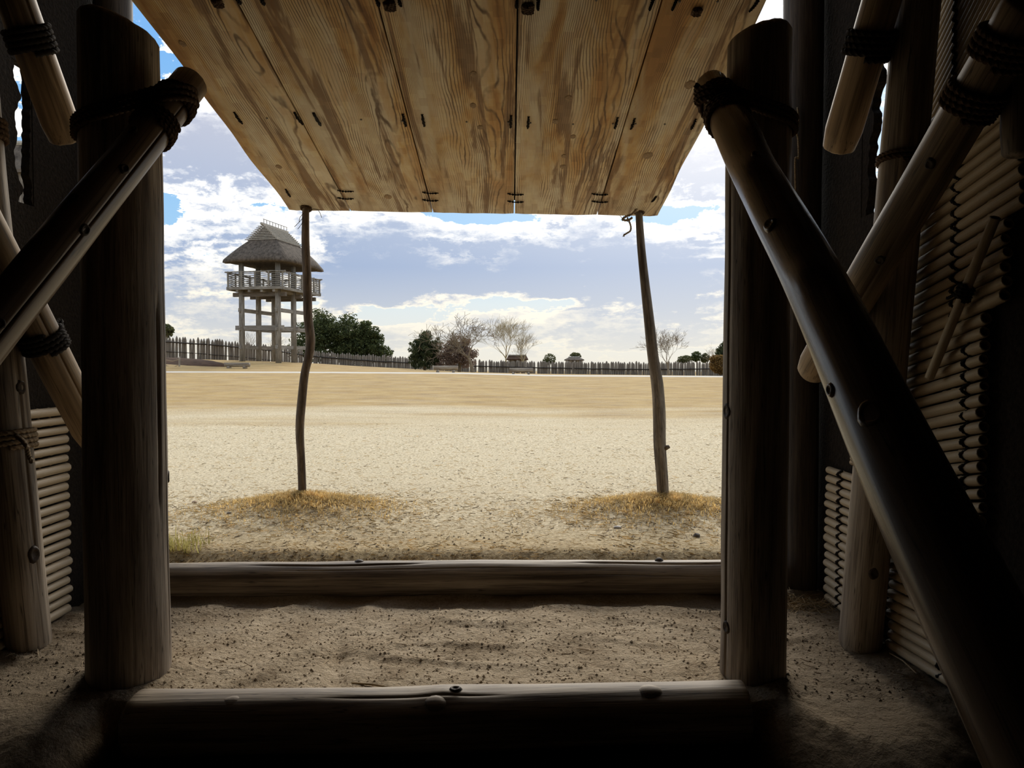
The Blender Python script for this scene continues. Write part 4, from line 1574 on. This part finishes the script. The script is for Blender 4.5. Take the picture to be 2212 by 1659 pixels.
# ------------------------------------------------------------------ watchtower
def tower():
    rot = math.atan2(-0.194, 0.981)
    base_z = 0.86
    cx, cy = -18.56, 58.4
    T = empty('watchtower', (cx, cy, base_z), rot)
    tag(T, 'tall timber watchtower with a thatched roof and railed platform beyond the field', 'tower')
    M = WORLD[T.name]
    inv0 = Vector((0, 0, base_z))

    def L(x, y, z):
        return M @ Vector((x, y, z - base_z))

    def bar(name, a, b, w, h, mat):
        a, b = Vector(a), Vector(b)
        zz = (b - a).normalized()
        xx = zz.cross(Vector((0, 0, 1))).normalized()
        yy = zz.cross(xx)
        Mb = Matrix.Identity(4)
        for i in range(3):
            Mb[i][0], Mb[i][1], Mb[i][2], Mb[i][3] = xx[i], yy[i], zz[i], a[i]
        mb = MB()
        ln = (b - a).length
        mb.box((0, 0, ln / 2), (w, h, ln))
        return mesh_obj(name, mb.v, mb.f, mat, T, M @ Matrix.Translation((0, 0, -base_z)) @ Mb, smooth=False)
    hx, hy = 1.5, 2.41
    leg_v, leg_f = [], []
    mb = MB()
    mb.tube([(0, 0, 0), (0, 0, 4.0), (0, 0, 8.3)], [0.225, 0.21, 0.19], 16)
    leg = bpy.data.meshes.new('leg')
    leg.from_pydata(mb.v, [], mb.f)
    leg.polygons.foreach_set('use_smooth', [len(p.vertices) == 4 for p in leg.polygons])
    leg.materials.append(M_TOWER)
    for sx in (-1, 1):
        for yy in (-hy, 0, hy):
            share('leg', leg, T, M @ Matrix.Translation((sx * hx, yy, -0.25)))
    # tie beams
    for z_ in (2.25, 3.65, 5.05):
        for sx in (-1, 1):
            bar('tie_beam', (sx * hx, -hy - 0.35, z_), (sx * hx, hy + 0.35, z_), 0.16, 0.28, M_TOWER)
    for yy in (-hy, 0, hy):
        bar('tie_beam', (-hx - 0.5, yy, 3.72), (hx + 0.45, yy, 3.72), 0.18, 0.34, M_TOWER)
    # platform
    px, py = 2.22, 3.05
    for yy in (-hy, 0, hy):
        bar('floor_beam', (-px + 0.05, yy, 6.22), (px - 0.05, yy, 6.22), 0.22, 0.3, M_TOWERDARK)
    for xx in (-1.5, -0.5, 0.5, 1.5):
        bar('joist', (xx, -py, 6.47), (xx, py, 6.47), 0.2, 0.22, M_TOWER)
    nb = 14
    for i in range(nb):
        x = -px + (i + 0.5) * 2 * px / nb
        bar('floor_board', (x, -py, 6.62), (x, py, 6.62), 2 * px / nb - 0.015, 0.08, M_TOWERDARK)
    for s in (-1, 1):
        bar('edge_beam', (-px - 0.1, s * py, 6.66), (px + 0.1, s * py, 6.66), 0.14, 0.22, M_TOWER)
        bar('edge_beam', (s * px, -py - 0.1, 6.62), (s * px, py + 0.1, 6.62), 0.14, 0.22, M_TOWER)
    # railing
    rp = MB()
    rp.tube([(0, 0, 0), (0, 0, 1.22)], 0.075, 8)
    rpm = bpy.data.meshes.new('rail_post')
    rpm.from_pydata(rp.v, [], rp.f)
    rpm.materials.append(M_TOWER)
    spots = [(-px + 2 * px * i / 4, s * py) for i in range(5) for s in (-1, 1)]
    spots += [(s * px, -py + 2 * py * i / 6) for i in range(1, 6) for s in (-1, 1)]
    for (x, y) in spots:
        share('rail_post', rpm, T, M @ Matrix.Translation((x, y, 6.70 - base_z)))
    rr = random.Random(5)

    def wavy(a, b, z_, r, name):
        a, b = Vector(a), Vector(b)
        pts = []
        n = 14
        out = Vector((0, 0, 0))
        for i in range(n + 1):
            p = a.lerp(b, i / n)
            p.z = z_ + 0.035 * noise.noise(Vector((i * 0.6, z_ * 9, a.x + a.y))) - base_z
            pts.append(M @ p)
        mb = MB()
        mb.tube(pts, r, 6)
        mb.build(name, M_TOWER, T, M, smooth=True)
    for k_ in range(7):
        z_ = 6.86 + k_ * 0.145
        for s in (-1, 1):
            wavy((-px, s * (py + 0.02), 0), (px, s * (py + 0.02), 0), z_, 0.032, 'rail')
            wavy((s * (px + 0.02), -py, 0), (s * (px + 0.02), py, 0), z_, 0.032, 'rail')
    for s in (-1, 1):
        wavy((-px - 0.25, s * py, 0), (px + 0.25, s * py, 0), 7.88, 0.055, 'handrail')
        wavy((s * px, -py - 0.25, 0), (s * px, py + 0.25, 0), 7.84, 0.055, 'handrail')
    # ladder hanging beside the middle leg
    bar('ladder', (0.95, -1.2, 1.0), (0.95, -1.2, 6.5), 0.09, 0.09, M_TOWER)
    # wall plates
    for s in (-1, 1):
        bar('wall_plate', (s * hx, -hy - 0.5, 9.0), (s * hx, hy + 0.5, 9.0), 0.2, 0.24, M_TOWERDARK)
        bar('wall_plate', (-hx - 0.4, s * hy, 9.15), (hx + 0.4, s * hy, 9.15), 0.2, 0.24, M_TOWERDARK)
    # thatch: rings from the eaves to the foot of the gable
    rings = [(2.30, 3.22, 8.60, 0.0), (2.45, 3.40, 8.66, 0.0), (2.44, 3.38, 8.86, 0.1), (2.12, 2.98, 9.28, 0.2), (1.66, 2.42, 9.88, 0.2), (1.10, 1.86, 10.45, 0.12), (0.0, 1.72, 11.45, 0)]
    v, f = [], []
    per = 10
    ring_n = 4 * per

    def ring_pts(a, b, z_, rd, ri):
        out = []
        cs = [(-a, -b), (a, -b), (a, b), (-a, b)]
        for s in range(4):
            p, q = cs[s], cs[(s + 1) % 4]
            for i in range(per):
                t = i / per
                x, y = p[0] + (q[0] - p[0]) * t, p[1] + (q[1] - p[1]) * t
                # corners droop at the eaves and round off higher up
                cn = min(t, 1 - t)
                drop = -0.10 * math.exp(-(cn / 0.12) ** 2) if z_ < 8.9 else 0
                pull = 1 - rd * 0.10 * math.exp(-(cn / 0.10) ** 2)
                jit = 0.035 * noise.noise(Vector((x * 3, y * 3, z_ * 4)))
                out.append(Vector((x * pull, y * pull, z_ + drop + jit - base_z)))
        return out
    for ri, (a, b, z_, rd) in enumerate(rings):
        v += ring_pts(a, b, z_, rd, ri)
    for i in range(len(rings) - 1):
        for j in range(ring_n):
            p, q = i * ring_n + j, i * ring_n + (j + 1) % ring_n
            f.append((p, q, q + ring_n, p + ring_n))
    f.append(tuple(reversed(range(ring_n))))
    mesh_obj('thatch', v, f, M_REED, T, M, smooth=True)
    # battens over the gabled top
    nbt = 10
    for i in range(nbt):
        t = i / (nbt - 1)
        z_ = 10.42 + 1.12 * t
        w = 1.18 * (1 - t) + 0.06
        for s in (-1, 1):
            bar('batten', (s * w, -1.98, z_), (s * w, 1.98, z_), 0.06, 0.06, M_BATTEN)
        if i < nbt - 1:
            for s in (-1, 1):
                bar('batten', (-w - 0.22, s * (1.92 - 0.1 * t), z_ + 0.04), (w + 0.1, s * (1.92 - 0.1 * t), z_ + 0.04), 0.06, 0.06, M_BATTEN)
    bar('ridge_pole', (0, -2.1, 11.62), (0, 2.0, 11.62), 0.16, 0.14, M_BATTEN)
    for i in range(9):
        y = -1.7 + i * 0.44
        bar('ridge_comb', (0, y, 11.65), (0.001, y, 12.0), 0.03, 0.03, M_TOWERDARK)
    bar('ridge_comb_rail', (0, -1.8, 12.0), (0, 1.9, 12.0), 0.03, 0.03, M_TOWERDARK)


tower()


# ------------------------------------------------------------------ palisade
def stake_mesh(seed):
    rr = random.Random(seed)
    n = 8
    v, f = [], []
    lvl = [(0, 1.0), (0.5, 0.97 + rr.uniform(-0.05, 0.05)), (0.86, 0.93), (0.93, 0.62), (0.985, 0.16)]
    for z, r in lvl:
        for j in range(n):
            a = 2 * math.pi * j / n
            q = 1 + 0.08 * noise.noise(Vector((math.cos(a) * 2, math.sin(a) * 2, seed)))
            v.append((r * q * math.cos(a), r * q * math.sin(a), z))
    for i in range(len(lvl) - 1):
        for j in range(n):
            a, c = i * n + j, i * n + (j + 1) % n
            f.append((a, c, c + n, a + n))
    f.append(tuple((len(lvl) - 1) * n + j for j in range(n)))
    me = bpy.data.meshes.new('stake')
    me.from_pydata(v, [], f)
    me.polygons.foreach_set('use_smooth', [len(p.vertices) == 4 for p in me.polygons])
    me.materials.append(M_STAKE)
    return me


STAKES = [stake_mesh(i) for i in range(5)]
TOP = [(300, 720), (350, 725), (440, 730), (500, 735), (573, 744), (640, 752), (690, 757), (780, 763), (900, 770), (1000, 775), (1160, 779), (1400, 780), (1640, 781)]
RAIL = [(300, 736), (352, 738), (429, 743), (516, 750), (592, 758), (657, 767), (700, 772), (803, 780), (892, 784), (995, 790), (1137, 794), (1234, 796), (1361, 798), (1541, 797), (1640, 797)]


def palisade(px0, px1, label, pitch0, pitch1, gap):
    e = empty('palisade', P((px0 + px1) / 2, 800, lin((px0 + px1) / 2, FEN_D)))
    tag(e, label, 'fence', 'palisade stretches round the field')
    px = px0
    rr = random.Random(int(px0))
    while px < px1:
        d = lin(px, FEN_D) + rr.uniform(-0.12, 0.12)
        top = P(px, lin(px, TOP) + (1.5 if px > 680 else 0) + rr.uniform(-2.5, 2.5), d)
        z0 = lin(px, FEN_Z) - 0.35
        wpx = (pitch0 + (pitch1 - pitch0) * (px - px0) / (px1 - px0))
        rad = wpx * d / F * rr.uniform(0.43, 0.53)
        M = Matrix.Translation((top.x, top.y, z0)) @ Matrix.Rotation(rr.uniform(-0.03, 0.03), 4, 'Y') @ Matrix.Rotation(rr.uniform(0, 6.28), 4, 'Z') @ Matrix.Diagonal((rad, rad, top.z - z0, 1))
        share('stake', STAKES[rr.randrange(5)], e, M)
        px += wpx * (rr.uniform(0.86, 1.0) if rr.random() > gap else rr.uniform(1.3, 1.7))
    for off in ((0,) if px0 > 600 else (0, 21)):
        pts = []
        q = px0 - 2
        while q <= px1 + 2:
            d = lin(q, FEN_D) - 0.22
            pts.append(P(q, lin(q, RAIL) + off + rr.uniform(-0.5, 0.5), d))
            q += 12
        mb = MB()
        mb.tube(pts, 0.06 if off == 0 else 0.03, 6)
        mb.build('rail', M_RAIL, e, smooth=True)


palisade(262, 676, 'tall palisade of pointed stakes behind the watchtower and the brown bank', 6.8, 5.6, 0.14)
palisade(679, 935, 'palisade of stakes running downhill below the big evergreen trees', 5.2, 5.2, 0.03)
palisade(938, 1240, 'palisade of stakes behind the log benches and the bare trees', 5.2, 5.4, 0.06)
palisade(1243, 1740, 'low palisade of stakes along the far side of the field behind the grey prop pole', 5.3, 5.4, 0.06)


# ------------------------------------------------------------------ benches, bank, rope barrier, huts
def bench(px0, px1, py_top, py_bot, d, label, seed):
    a, b = P(px0, py_top, d), P(px1, py_top, d)
    r = 0.165
    c = (a + b) / 2
    gz = ground_z(c.x, c.y)
    zt = max(P((px0 + px1) / 2, py_top, d).z, gz + 0.36)
    e = empty('log_bench', (c.x, c.y, gz))
    tag(e, label, 'bench', 'log benches along the path')
    v, f = [], []
    n = 16
    for i in range(9):
        t = i / 8
        x = a.x + (b.x - a.x) * t
        for j in range(n):
            th = 2 * math.pi * j / n
            q = 1 + 0.05 * noise.noise(Vector((x * 2, math.cos(th), math.sin(th) + seed)))
            y, z = r * 1.05 * q * math.cos(th), r * q * math.sin(th)
            z = min(z, 0.105)                    # hewn flat on top for sitting
            v.append(Vector((x, a.y + y, zt - 0.105 + z)))
    for i in range(8):
        for j in range(n):
            p, q = i * n + j, i * n + (j + 1) % n
            f.append((p, q, q + n, p + n))
    f.append(tuple(reversed(range(n))))
    f.append(tuple(8 * n + j for j in range(n)))
    Mx = Matrix.Translation((a.x, a.y, zt - 0.1)) @ Matrix.Rotation(R(90), 4, 'Y')
    mesh_obj('seat_log', [Mx.inverted() @ p for p in v], f, M_BENCH, e, Mx, smooth=True)
    for t in (0.17, 0.82):
        x = a.x + (b.x - a.x) * t
        mb = MB()
        mb.tube([(x, a.y - 0.24, gz + 0.06), (x, a.y + 0.24, gz + 0.06)], 0.085, 10)
        mb.build('bearer', M_BENCH, e, smooth=True)


bench(486, 539, 785, 796, 47.5, 'log bench with hewn flat top in front of the watchtower', 1)
bench(937, 989, 790, 803, 45.5, 'log bench standing before the dark conifer and the brown tree', 2)
bench(1100, 1151, 795, 806, 44.5, 'log bench before the palisade by the pale bare tree', 3)


def bank():
    v, f = [], []
    N, K = 60, 9
    for i in range(N + 1):
        px = 300 + (500 - 300) * i / N
        top = lin(px, [(300, 771), (355, 772), (390, 773), (420, 775), (450, 778), (480, 784), (492, 789), (500, 794)])
        bot = lin(px, [(300, 799), (385, 797), (450, 793), (480, 788), (492, 791), (500, 796)])
        for k_ in range(K + 1):
            t = k_ / K
            d = 48.5 + 4.5 * t
            pyv = bot + (top - bot) * math.sin(min(1, t * 1.15) * math.pi / 2)
            p = P(px, pyv, d)
            p.z += 0.05 * noise.noise(Vector((p.x * 1.5, p.y * 1.5, 0))) * (1 if 0 < k_ < K else 0)
            v.append(p)
        v[-K - 1].z -= 0.35
        q = v[-1].copy()
        v.append(Vector((q.x, q.y + 2.0, q.z - 0.9)))
    n1 = K + 2
    for i in range(N):
        for k_ in range(n1 - 1):
            a = i * n1 + k_
            f.append((a, a + n1, a + n1 + 1, a + 1))
    o = mesh_obj('earth_bank', v, f, M_BANK)
    tag(o, 'low bare brown earth bank below the palisade near the watchtower', 'bank')


bank()
for i, (px, top, bot) in enumerate(((356, 773, 799), (387.5, 771, 797))):
    d = 48.0
    b, t = P(px, bot, d), P(px, top, d)
    o = log('barrier_post', [b - Vector((0, 0, 0.1)), t], [0.06, 0.055], M_BENCH, nseg=10, step=0.2, seed=30 + i)
    tag(o, ('thick end post of the rope barrier in front of the brown bank', 'slim middle post of the rope barrier in front of the brown bank')[i], 'post')
mb = MB()
for (ya, yb) in ((777, 776), (789, 788)):
    mb.tube(catmull([P(340, ya, 48), P(356, ya, 48), P(372, ya + 3, 48), P(387.5, yb, 48)], 8), 0.022, 6)
o = mb.build('barrier_rope', M_ROPEPALE, smooth=True)
tag(o, 'pair of pale ropes strung between the barrier posts by the brown bank', 'rope')


def hut(px0, px1, py_ridge, py_eave, py_base, d, label, mat, name='thatched_hut', hip=0.25):
    cx = (px0 + px1) / 2
    a, b = P(px0, py_eave, d), P(px1, py_eave, d)
    zr_, ze, zb = P(cx, py_ridge, d).z, a.z, P(cx, py_base, d).z
    w = b.x - a.x
    dep = w * 0.8
    c = (a + b) / 2
    e = empty(name, (c.x, c.y, zb))
    tag(e, label, 'hut')
    mb = MB()
    mb.box((c.x, c.y + dep / 2, (zb + ze) / 2), (w * 0.86, dep * 0.8, ze - zb))
    mb.build('wall', M_STAKE, e)
    v = [(a.x, c.y, ze), (b.x, c.y, ze), (b.x, c.y + dep, ze), (a.x, c.y + dep, ze),
         (a.x, c.y, ze + 0.12), (b.x, c.y, ze + 0.12), (b.x, c.y + dep, ze + 0.12), (a.x, c.y + dep, ze + 0.12),
         (a.x + w * hip, c.y + dep / 2, zr_), (b.x - w * hip, c.y + dep / 2, zr_)]
    f = [(0, 3, 2, 1), (0, 1, 5, 4), (1, 2, 6, 5), (2, 3, 7, 6), (3, 0, 4, 7), (4, 5, 9, 8), (5, 6, 9), (6, 7, 8, 9), (7, 4, 8)]
    rf = mesh_obj('roof', [Vector(q) for q in v], f, mat, e, smooth=False)
    mb = MB()
    mb.tube([(a.x + w * hip, c.y + dep / 2, zr_ + 0.03), (b.x - w * hip, c.y + dep / 2, zr_ + 0.03)], 0.09, 6)
    mb.build('ridge', M_BATTEN, rf)
    for sx in (0.1, 0.5, 0.9):
        mb = MB()
        mb.tube([(a.x + w * sx, c.y + 0.1, zb), (a.x + w * sx, c.y + 0.1, ze)], 0.1, 6)
        mb.build('corner_post', M_BATTEN, e)


hut(1094, 1141, 768, 778, 800, 82, 'brown roofed hut behind the palisade under the pale bare tree', M_BANK, hip=0.08)
hut(1221, 1262, 772, 779, 800, 84, 'small grey roofed hut behind the palisade to one side of the round tree', M_REED, hip=0.2)
hut(-30, 64, 300, 372, 780, 26, 'thatched hut glimpsed through the slit in the thatch wall', M_REED, hip=0.3)


# ------------------------------------------------------------------ trees
def bare_tree(name, base, height, spread, label, mat, seed, levels=5, trunk=0.12, fork=3, lean=(0, 0), squat=0.25, kids=(3, 4), group=None, wide=1.0):
    rr = random.Random(seed)
    mbt, mbb = MB(), MB()

    def grow(p, d, ln, r, lv):
        n = 3
        pts, rad = [p], [r]
        q, dd = p.copy(), d.copy()
        for i in range(n):
            dd = (dd + Vector((rr.gauss(0, 0.10), rr.gauss(0, 0.10), rr.gauss(0.03, 0.05)))).normalized()
            q = q + dd * ln / n
            pts.append(q.copy())
            rad.append(max(0.0045, r * (1 - 0.45 * (i + 1) / n)))
        (mbt if lv == levels else mbb).tube(pts, rad, 6 if lv >= levels - 1 else 3, caps=False)
        if lv <= 0:
            return
        k_ = rr.randint(*kids)
        for c in range(k_):
            a = 2 * math.pi * (c + rr.random() * 0.6) / k_
            tilt = rr.uniform(0.30, 0.75) * spread
            ax = dd.orthogonal().normalized()
            ax.rotate(Quaternion(dd, a))
            nd = dd.copy()
            nd.rotate(Quaternion(ax, tilt))
            nd = (nd + Vector((0, 0, 0.08))).normalized()
            st = pts[-1] if c == 0 or lv == levels else pts[rr.choice((1, 2, 3))]
            grow(st, nd, ln * rr.uniform(0.66, 0.90), rad[-1] * 0.70, lv - 1)
    h0 = height * squat
    grow(Vector((0, 0, 0)), Vector((lean[0], lean[1], 1)).normalized(), h0, trunk, levels)
    allv = mbt.v + mbb.v
    top = max(v.z for v in allv)
    k_ = height / top
    e = empty(name, base)
    tag(e, label, 'tree', group)
    for mb, nm in ((mbt, 'trunk'), (mbb, 'branches')):
        o = mesh_obj(nm, [Vector(base) + Vector((v.x * wide, v.y * wide, v.z)) * k_ for v in mb.v], mb.f, mat, e, smooth=False)
        if nm == 'branches':
            o['kind'] = 'stuff'
    return e


def leafy(name, base, blobs, n, size, mat, label, seed, trunk=None, cat='tree', gaps=0.0, stem_mat=None, spiky=0.0, clump=0):
    """blobs: (dx, dy, dz, rx, ry, rz) ellipsoids filled with small leaf clusters"""
    rr = random.Random(seed)
    base = Vector(base)
    e = empty(name, base)
    tag(e, label, cat)
    v, f = [], []
    if clump:
        sub = []
        for b in blobs:
            for _ in range(int(clump * (b[3] * b[5]) / 1.2) + 4):
                q = Vector((rr.gauss(0, 1), rr.gauss(0, 1), rr.gauss(0, 1))).normalized() * rr.uniform(0.55, 1.0)
                cs = rr.uniform(0.16, 0.30) * (b[3] * b[5]) ** 0.5
                sub.append((b[0] + q.x * b[3], b[1] + q.y * b[4], b[2] + q.z * b[5], cs * 1.25, cs * 1.25, cs * 0.8))
        blobs_l = sub + [(b[0], b[1], b[2], b[3] * 0.6, b[4] * 0.6, b[5] * 0.6) for b in blobs]
    else:
        blobs_l = blobs
    vol = [(b[3] * b[4] * b[5]) ** 0.8 for b in blobs_l]
    cum = list(itertools.accumulate(vol))
    for i in range(n):
        b = blobs_l[bisect.bisect(cum, rr.random() * cum[-1])]
        while True:
            q = Vector((rr.uniform(-1, 1), rr.uniform(-1, 1), rr.uniform(-1, 1)))
            if 0.25 < q.length < 1:
                break
        if rr.random() < 0.6:
            q = q.normalized() * rr.uniform(0.75, 1.06)
        p = Vector((b[0] + q.x * b[3], b[1] + q.y * b[4], b[2] + q.z * b[5]))
        if gaps and noise.noise(p * 1.1 + Vector((seed, 0, 0))) < -1 + gaps + 0.4:
            if rr.random() < 0.75:
                continue
        p.z = max(p.z, 0.05)
        p += base
        nrm = Vector((rr.gauss(0, 1), rr.gauss(0, 1), rr.gauss(0.5, 1))).normalized()
        t1 = nrm.orthogonal().normalized()
        t1.rotate(Quaternion(nrm, rr.uniform(0, 6.28)))
        t2 = nrm.cross(t1)
        s = size * rr.uniform(0.5, 1.3)
        if spiky:
            t1, t2 = Vector((rr.gauss(0, 0.5), rr.gauss(0, 0.5), 1)).normalized() * (1 + spiky), t2
        k_ = len(v)
        v += [p - t1 * s, p + t2 * s * 0.5, p + t1 * s, p - t2 * s * 0.5 + nrm * s * 0.25]
        f += [(k_, k_ + 1, k_ + 2), (k_, k_ + 2, k_ + 3)]
    o = mesh_obj('foliage', v, f, mat, e, smooth=False)
    o['kind'] = 'stuff'
    if trunk:
        mb = MB()
        h, r = trunk
        mb.tube([base + Vector((0, 0, -0.3)), base + Vector((0.05, 0, h * 0.5)), base + Vector((0, 0.05, h))], [r, r * 0.8, r * 0.4], 8)
        mb.build('trunk', stem_mat or M_TWIG, e, smooth=True)
        rr2 = random.Random(seed + 1)
        mb = MB()
        for b in blobs:
            st = base + Vector((0, 0, h * rr2.uniform(0.5, 0.9)))
            c = base + Vector((b[0], b[1], b[2]))
            mb.tube([st, (st + c) / 2 + Vector((0, 0, -0.15)), c], [r * 0.5, r * 0.35, r * 0.15], 5)
        mb.build('limb', stem_mat or M_TWIG, e, smooth=True)
    return e


def base_at(px, d, zoff=0.0):
    p = P(px, 790, d)
    return Vector((p.x, p.y, ground_z(p.x, p.y) + zoff))


def ell(px, py, rx, ry, d, base, dep=None):
    """ellipsoid whose outline has that centre and half size at distance d"""
    c = P(px, py, d)
    k_ = d / F
    return (c.x - base.x, c.y - base.y, c.z - base.z, rx * k_, (dep or rx) * k_, ry * k_)


d = 86
for (cx, label, bl, sd) in (
        (700, 'big dense evergreen tree just beside the watchtower, tallest of the grove',
         [(690, 715, 36, 44), (665, 735, 34, 40), (718, 728, 36, 42), (640, 752, 26, 26), (690, 690, 22, 18), (700, 760, 48, 22)], 1),
        (752, 'evergreen tree in the middle of the grove with a ragged top',
         [(755, 720, 34, 40), (742, 745, 36, 34), (775, 745, 30, 36), (752, 692, 20, 16), (760, 768, 40, 20)], 2),
        (796, 'lower evergreen tree at the downhill end of the grove',
         [(795, 722, 22, 34), (806, 748, 24, 30), (824, 762, 22, 22), (788, 760, 26, 26)], 3)):
    b = base_at(cx, d, -0.2)
    leafy('evergreen_tree', b, [ell(x, y, rx, ry, d, b) for (x, y, rx, ry) in bl], 11000, 0.15, M_GREEN, label, sd, (3.6, 0.22), clump=26)
b = base_at(360, 84, 0.3)
leafy('evergreen_tree', b, [ell(352, 716, 22, 16, 84, b), ell(362, 712, 12, 9, 84, b)], 1600, 0.16, M_OLIVE, 'rounded small tree top peeping over the tall palisade', 4, (3.4, 0.2), gaps=0.4)
d = 62
b = base_at(917, d, -0.1)
leafy('conifer', b, [ell(917, 775, 32, 22, d, b), ell(917, 752, 32, 24, d, b), ell(916, 735, 20, 20, d, b), ell(919, 722, 9, 10, d, b), ell(900, 752, 16, 18, d, b), ell(938, 748, 14, 22, d, b)],
      9000, 0.085, M_PINE, 'dark green conifer standing alone before the palisade', 5, (2.6, 0.12), clump=50, spiky=0.5)
b = base_at(992, d, -0.1)
leafy('withered_tree', b, [ell(985, 765, 40, 34, d, b), ell(992, 742, 26, 24, d, b), ell(960, 780, 24, 20, d, b), ell(1012, 770, 20, 30, d, b), ell(980, 729, 10, 9, d, b)],
      10000, 0.085, M_BROWN, 'round tree full of withered brown leaves beside the dark conifer', 6, (2.2, 0.14), clump=40)
b = base_at(1022, 60, -0.1)
bare_tree('bare_tree', b, 5.0, 1.30, 'spreading bare tree whose trunk stands at the palisade behind the middle bench', M_TWIG, 61, 6, 0.062, squat=0.11, kids=(3, 3), lean=(-0.02, 0), wide=1.35)
b = base_at(1092, 80, -0.2)
bare_tree('bare_tree', b, 6.5, 0.85, 'tall pale bare tree with many upright twigs behind the brown roofed hut', M_TWIGYEL, 62, 6, 0.085, squat=0.17, kids=(2, 4))
b = base_at(1128, 81, -0.2)
bare_tree('bare_tree', b, 5.6, 0.85, 'second pale bare tree leaning out beyond the brown roofed hut', M_TWIGYEL, 63, 6, 0.08, squat=0.17, kids=(2, 4), lean=(0.15, 0))
b = base_at(1446, 66, -0.2)
bare_tree('bare_tree', b, 4.6, 0.85, 'slender bare tree beside the grey prop pole', M_TWIG, 64, 6, 0.06, squat=0.16, kids=(3, 3), wide=1.15)
b = base_at(545, 92, -0.2)
bare_tree('bare_tree', b, 4.6, 0.9, 'faint bare tree seen between the legs of the watchtower', M_TWIG, 65, 4, 0.09, squat=0.24, kids=(3, 4))
b = base_at(590, 94, -0.2)
bare_tree('bare_tree', b, 4.2, 0.9, 'faint twiggy tree behind the near leg of the watchtower', M_TWIG, 66, 4, 0.09, squat=0.24, kids=(3, 4))
b = base_at(1535, 84, -0.2)
bare_tree('bare_tree', b, 3.9, 0.9, 'faint bare tree above the bushes next to the cracked doorpost', M_TWIG, 67, 4, 0.08, squat=0.24, kids=(3, 4))
d = 88
for (px, py, rx, ry, label, mt, sd) in ((1187, 776, 13, 12, 'small round tree top behind the palisade beside the pale bare tree', M_OLIVE, 7),
                                        (1243, 770, 12, 8, 'small bushy tree top behind the grey roofed hut', M_OLIVE, 8),
                                        (1480, 776, 16, 8, 'low olive bush behind the palisade, next to the slender bare tree', M_OLIVE, 9),
                                        (1504, 770, 11, 11, 'rounded green bush behind the palisade', M_GREEN, 10),
                                        (1524, 773, 9, 10, 'narrow olive bush next to the rounded green bush', M_OLIVE, 11)):
    b = base_at(px, d, -0.3)
    leafy('bush', b, [ell(px, py, rx, ry, d, b), ell(px - rx * 0.4, py + 4, rx * 0.7, ry * 0.7, d, b)], 900, 0.12, mt, label, sd, (P(px, py, d).z - b.z, 0.07), 'bush', gaps=0.3)
d = 64
b = base_at(1566, d, -0.1)
leafy('bush', b, [ell(1572, 775, 28, 36, d, b), ell(1562, 760, 12, 18, d, b)], 4200, 0.11, M_PINE, 'dark evergreen bush partly behind the cracked doorpost', 12, (2.0, 0.09), 'bush', gaps=0.3)
b = base_at(1556, d - 2, -0.1)
leafy('bush', b, [ell(1558, 788, 24, 20, d - 2, b), ell(1548, 776, 14, 10, d - 2, b)], 3000, 0.10, M_RUST, 'rust coloured shrub in front of the dark evergreen bush', 13, (1.0, 0.06), 'bush')

for o in bpy.data.objects:
    if '_len' in o:
        del o['_len']
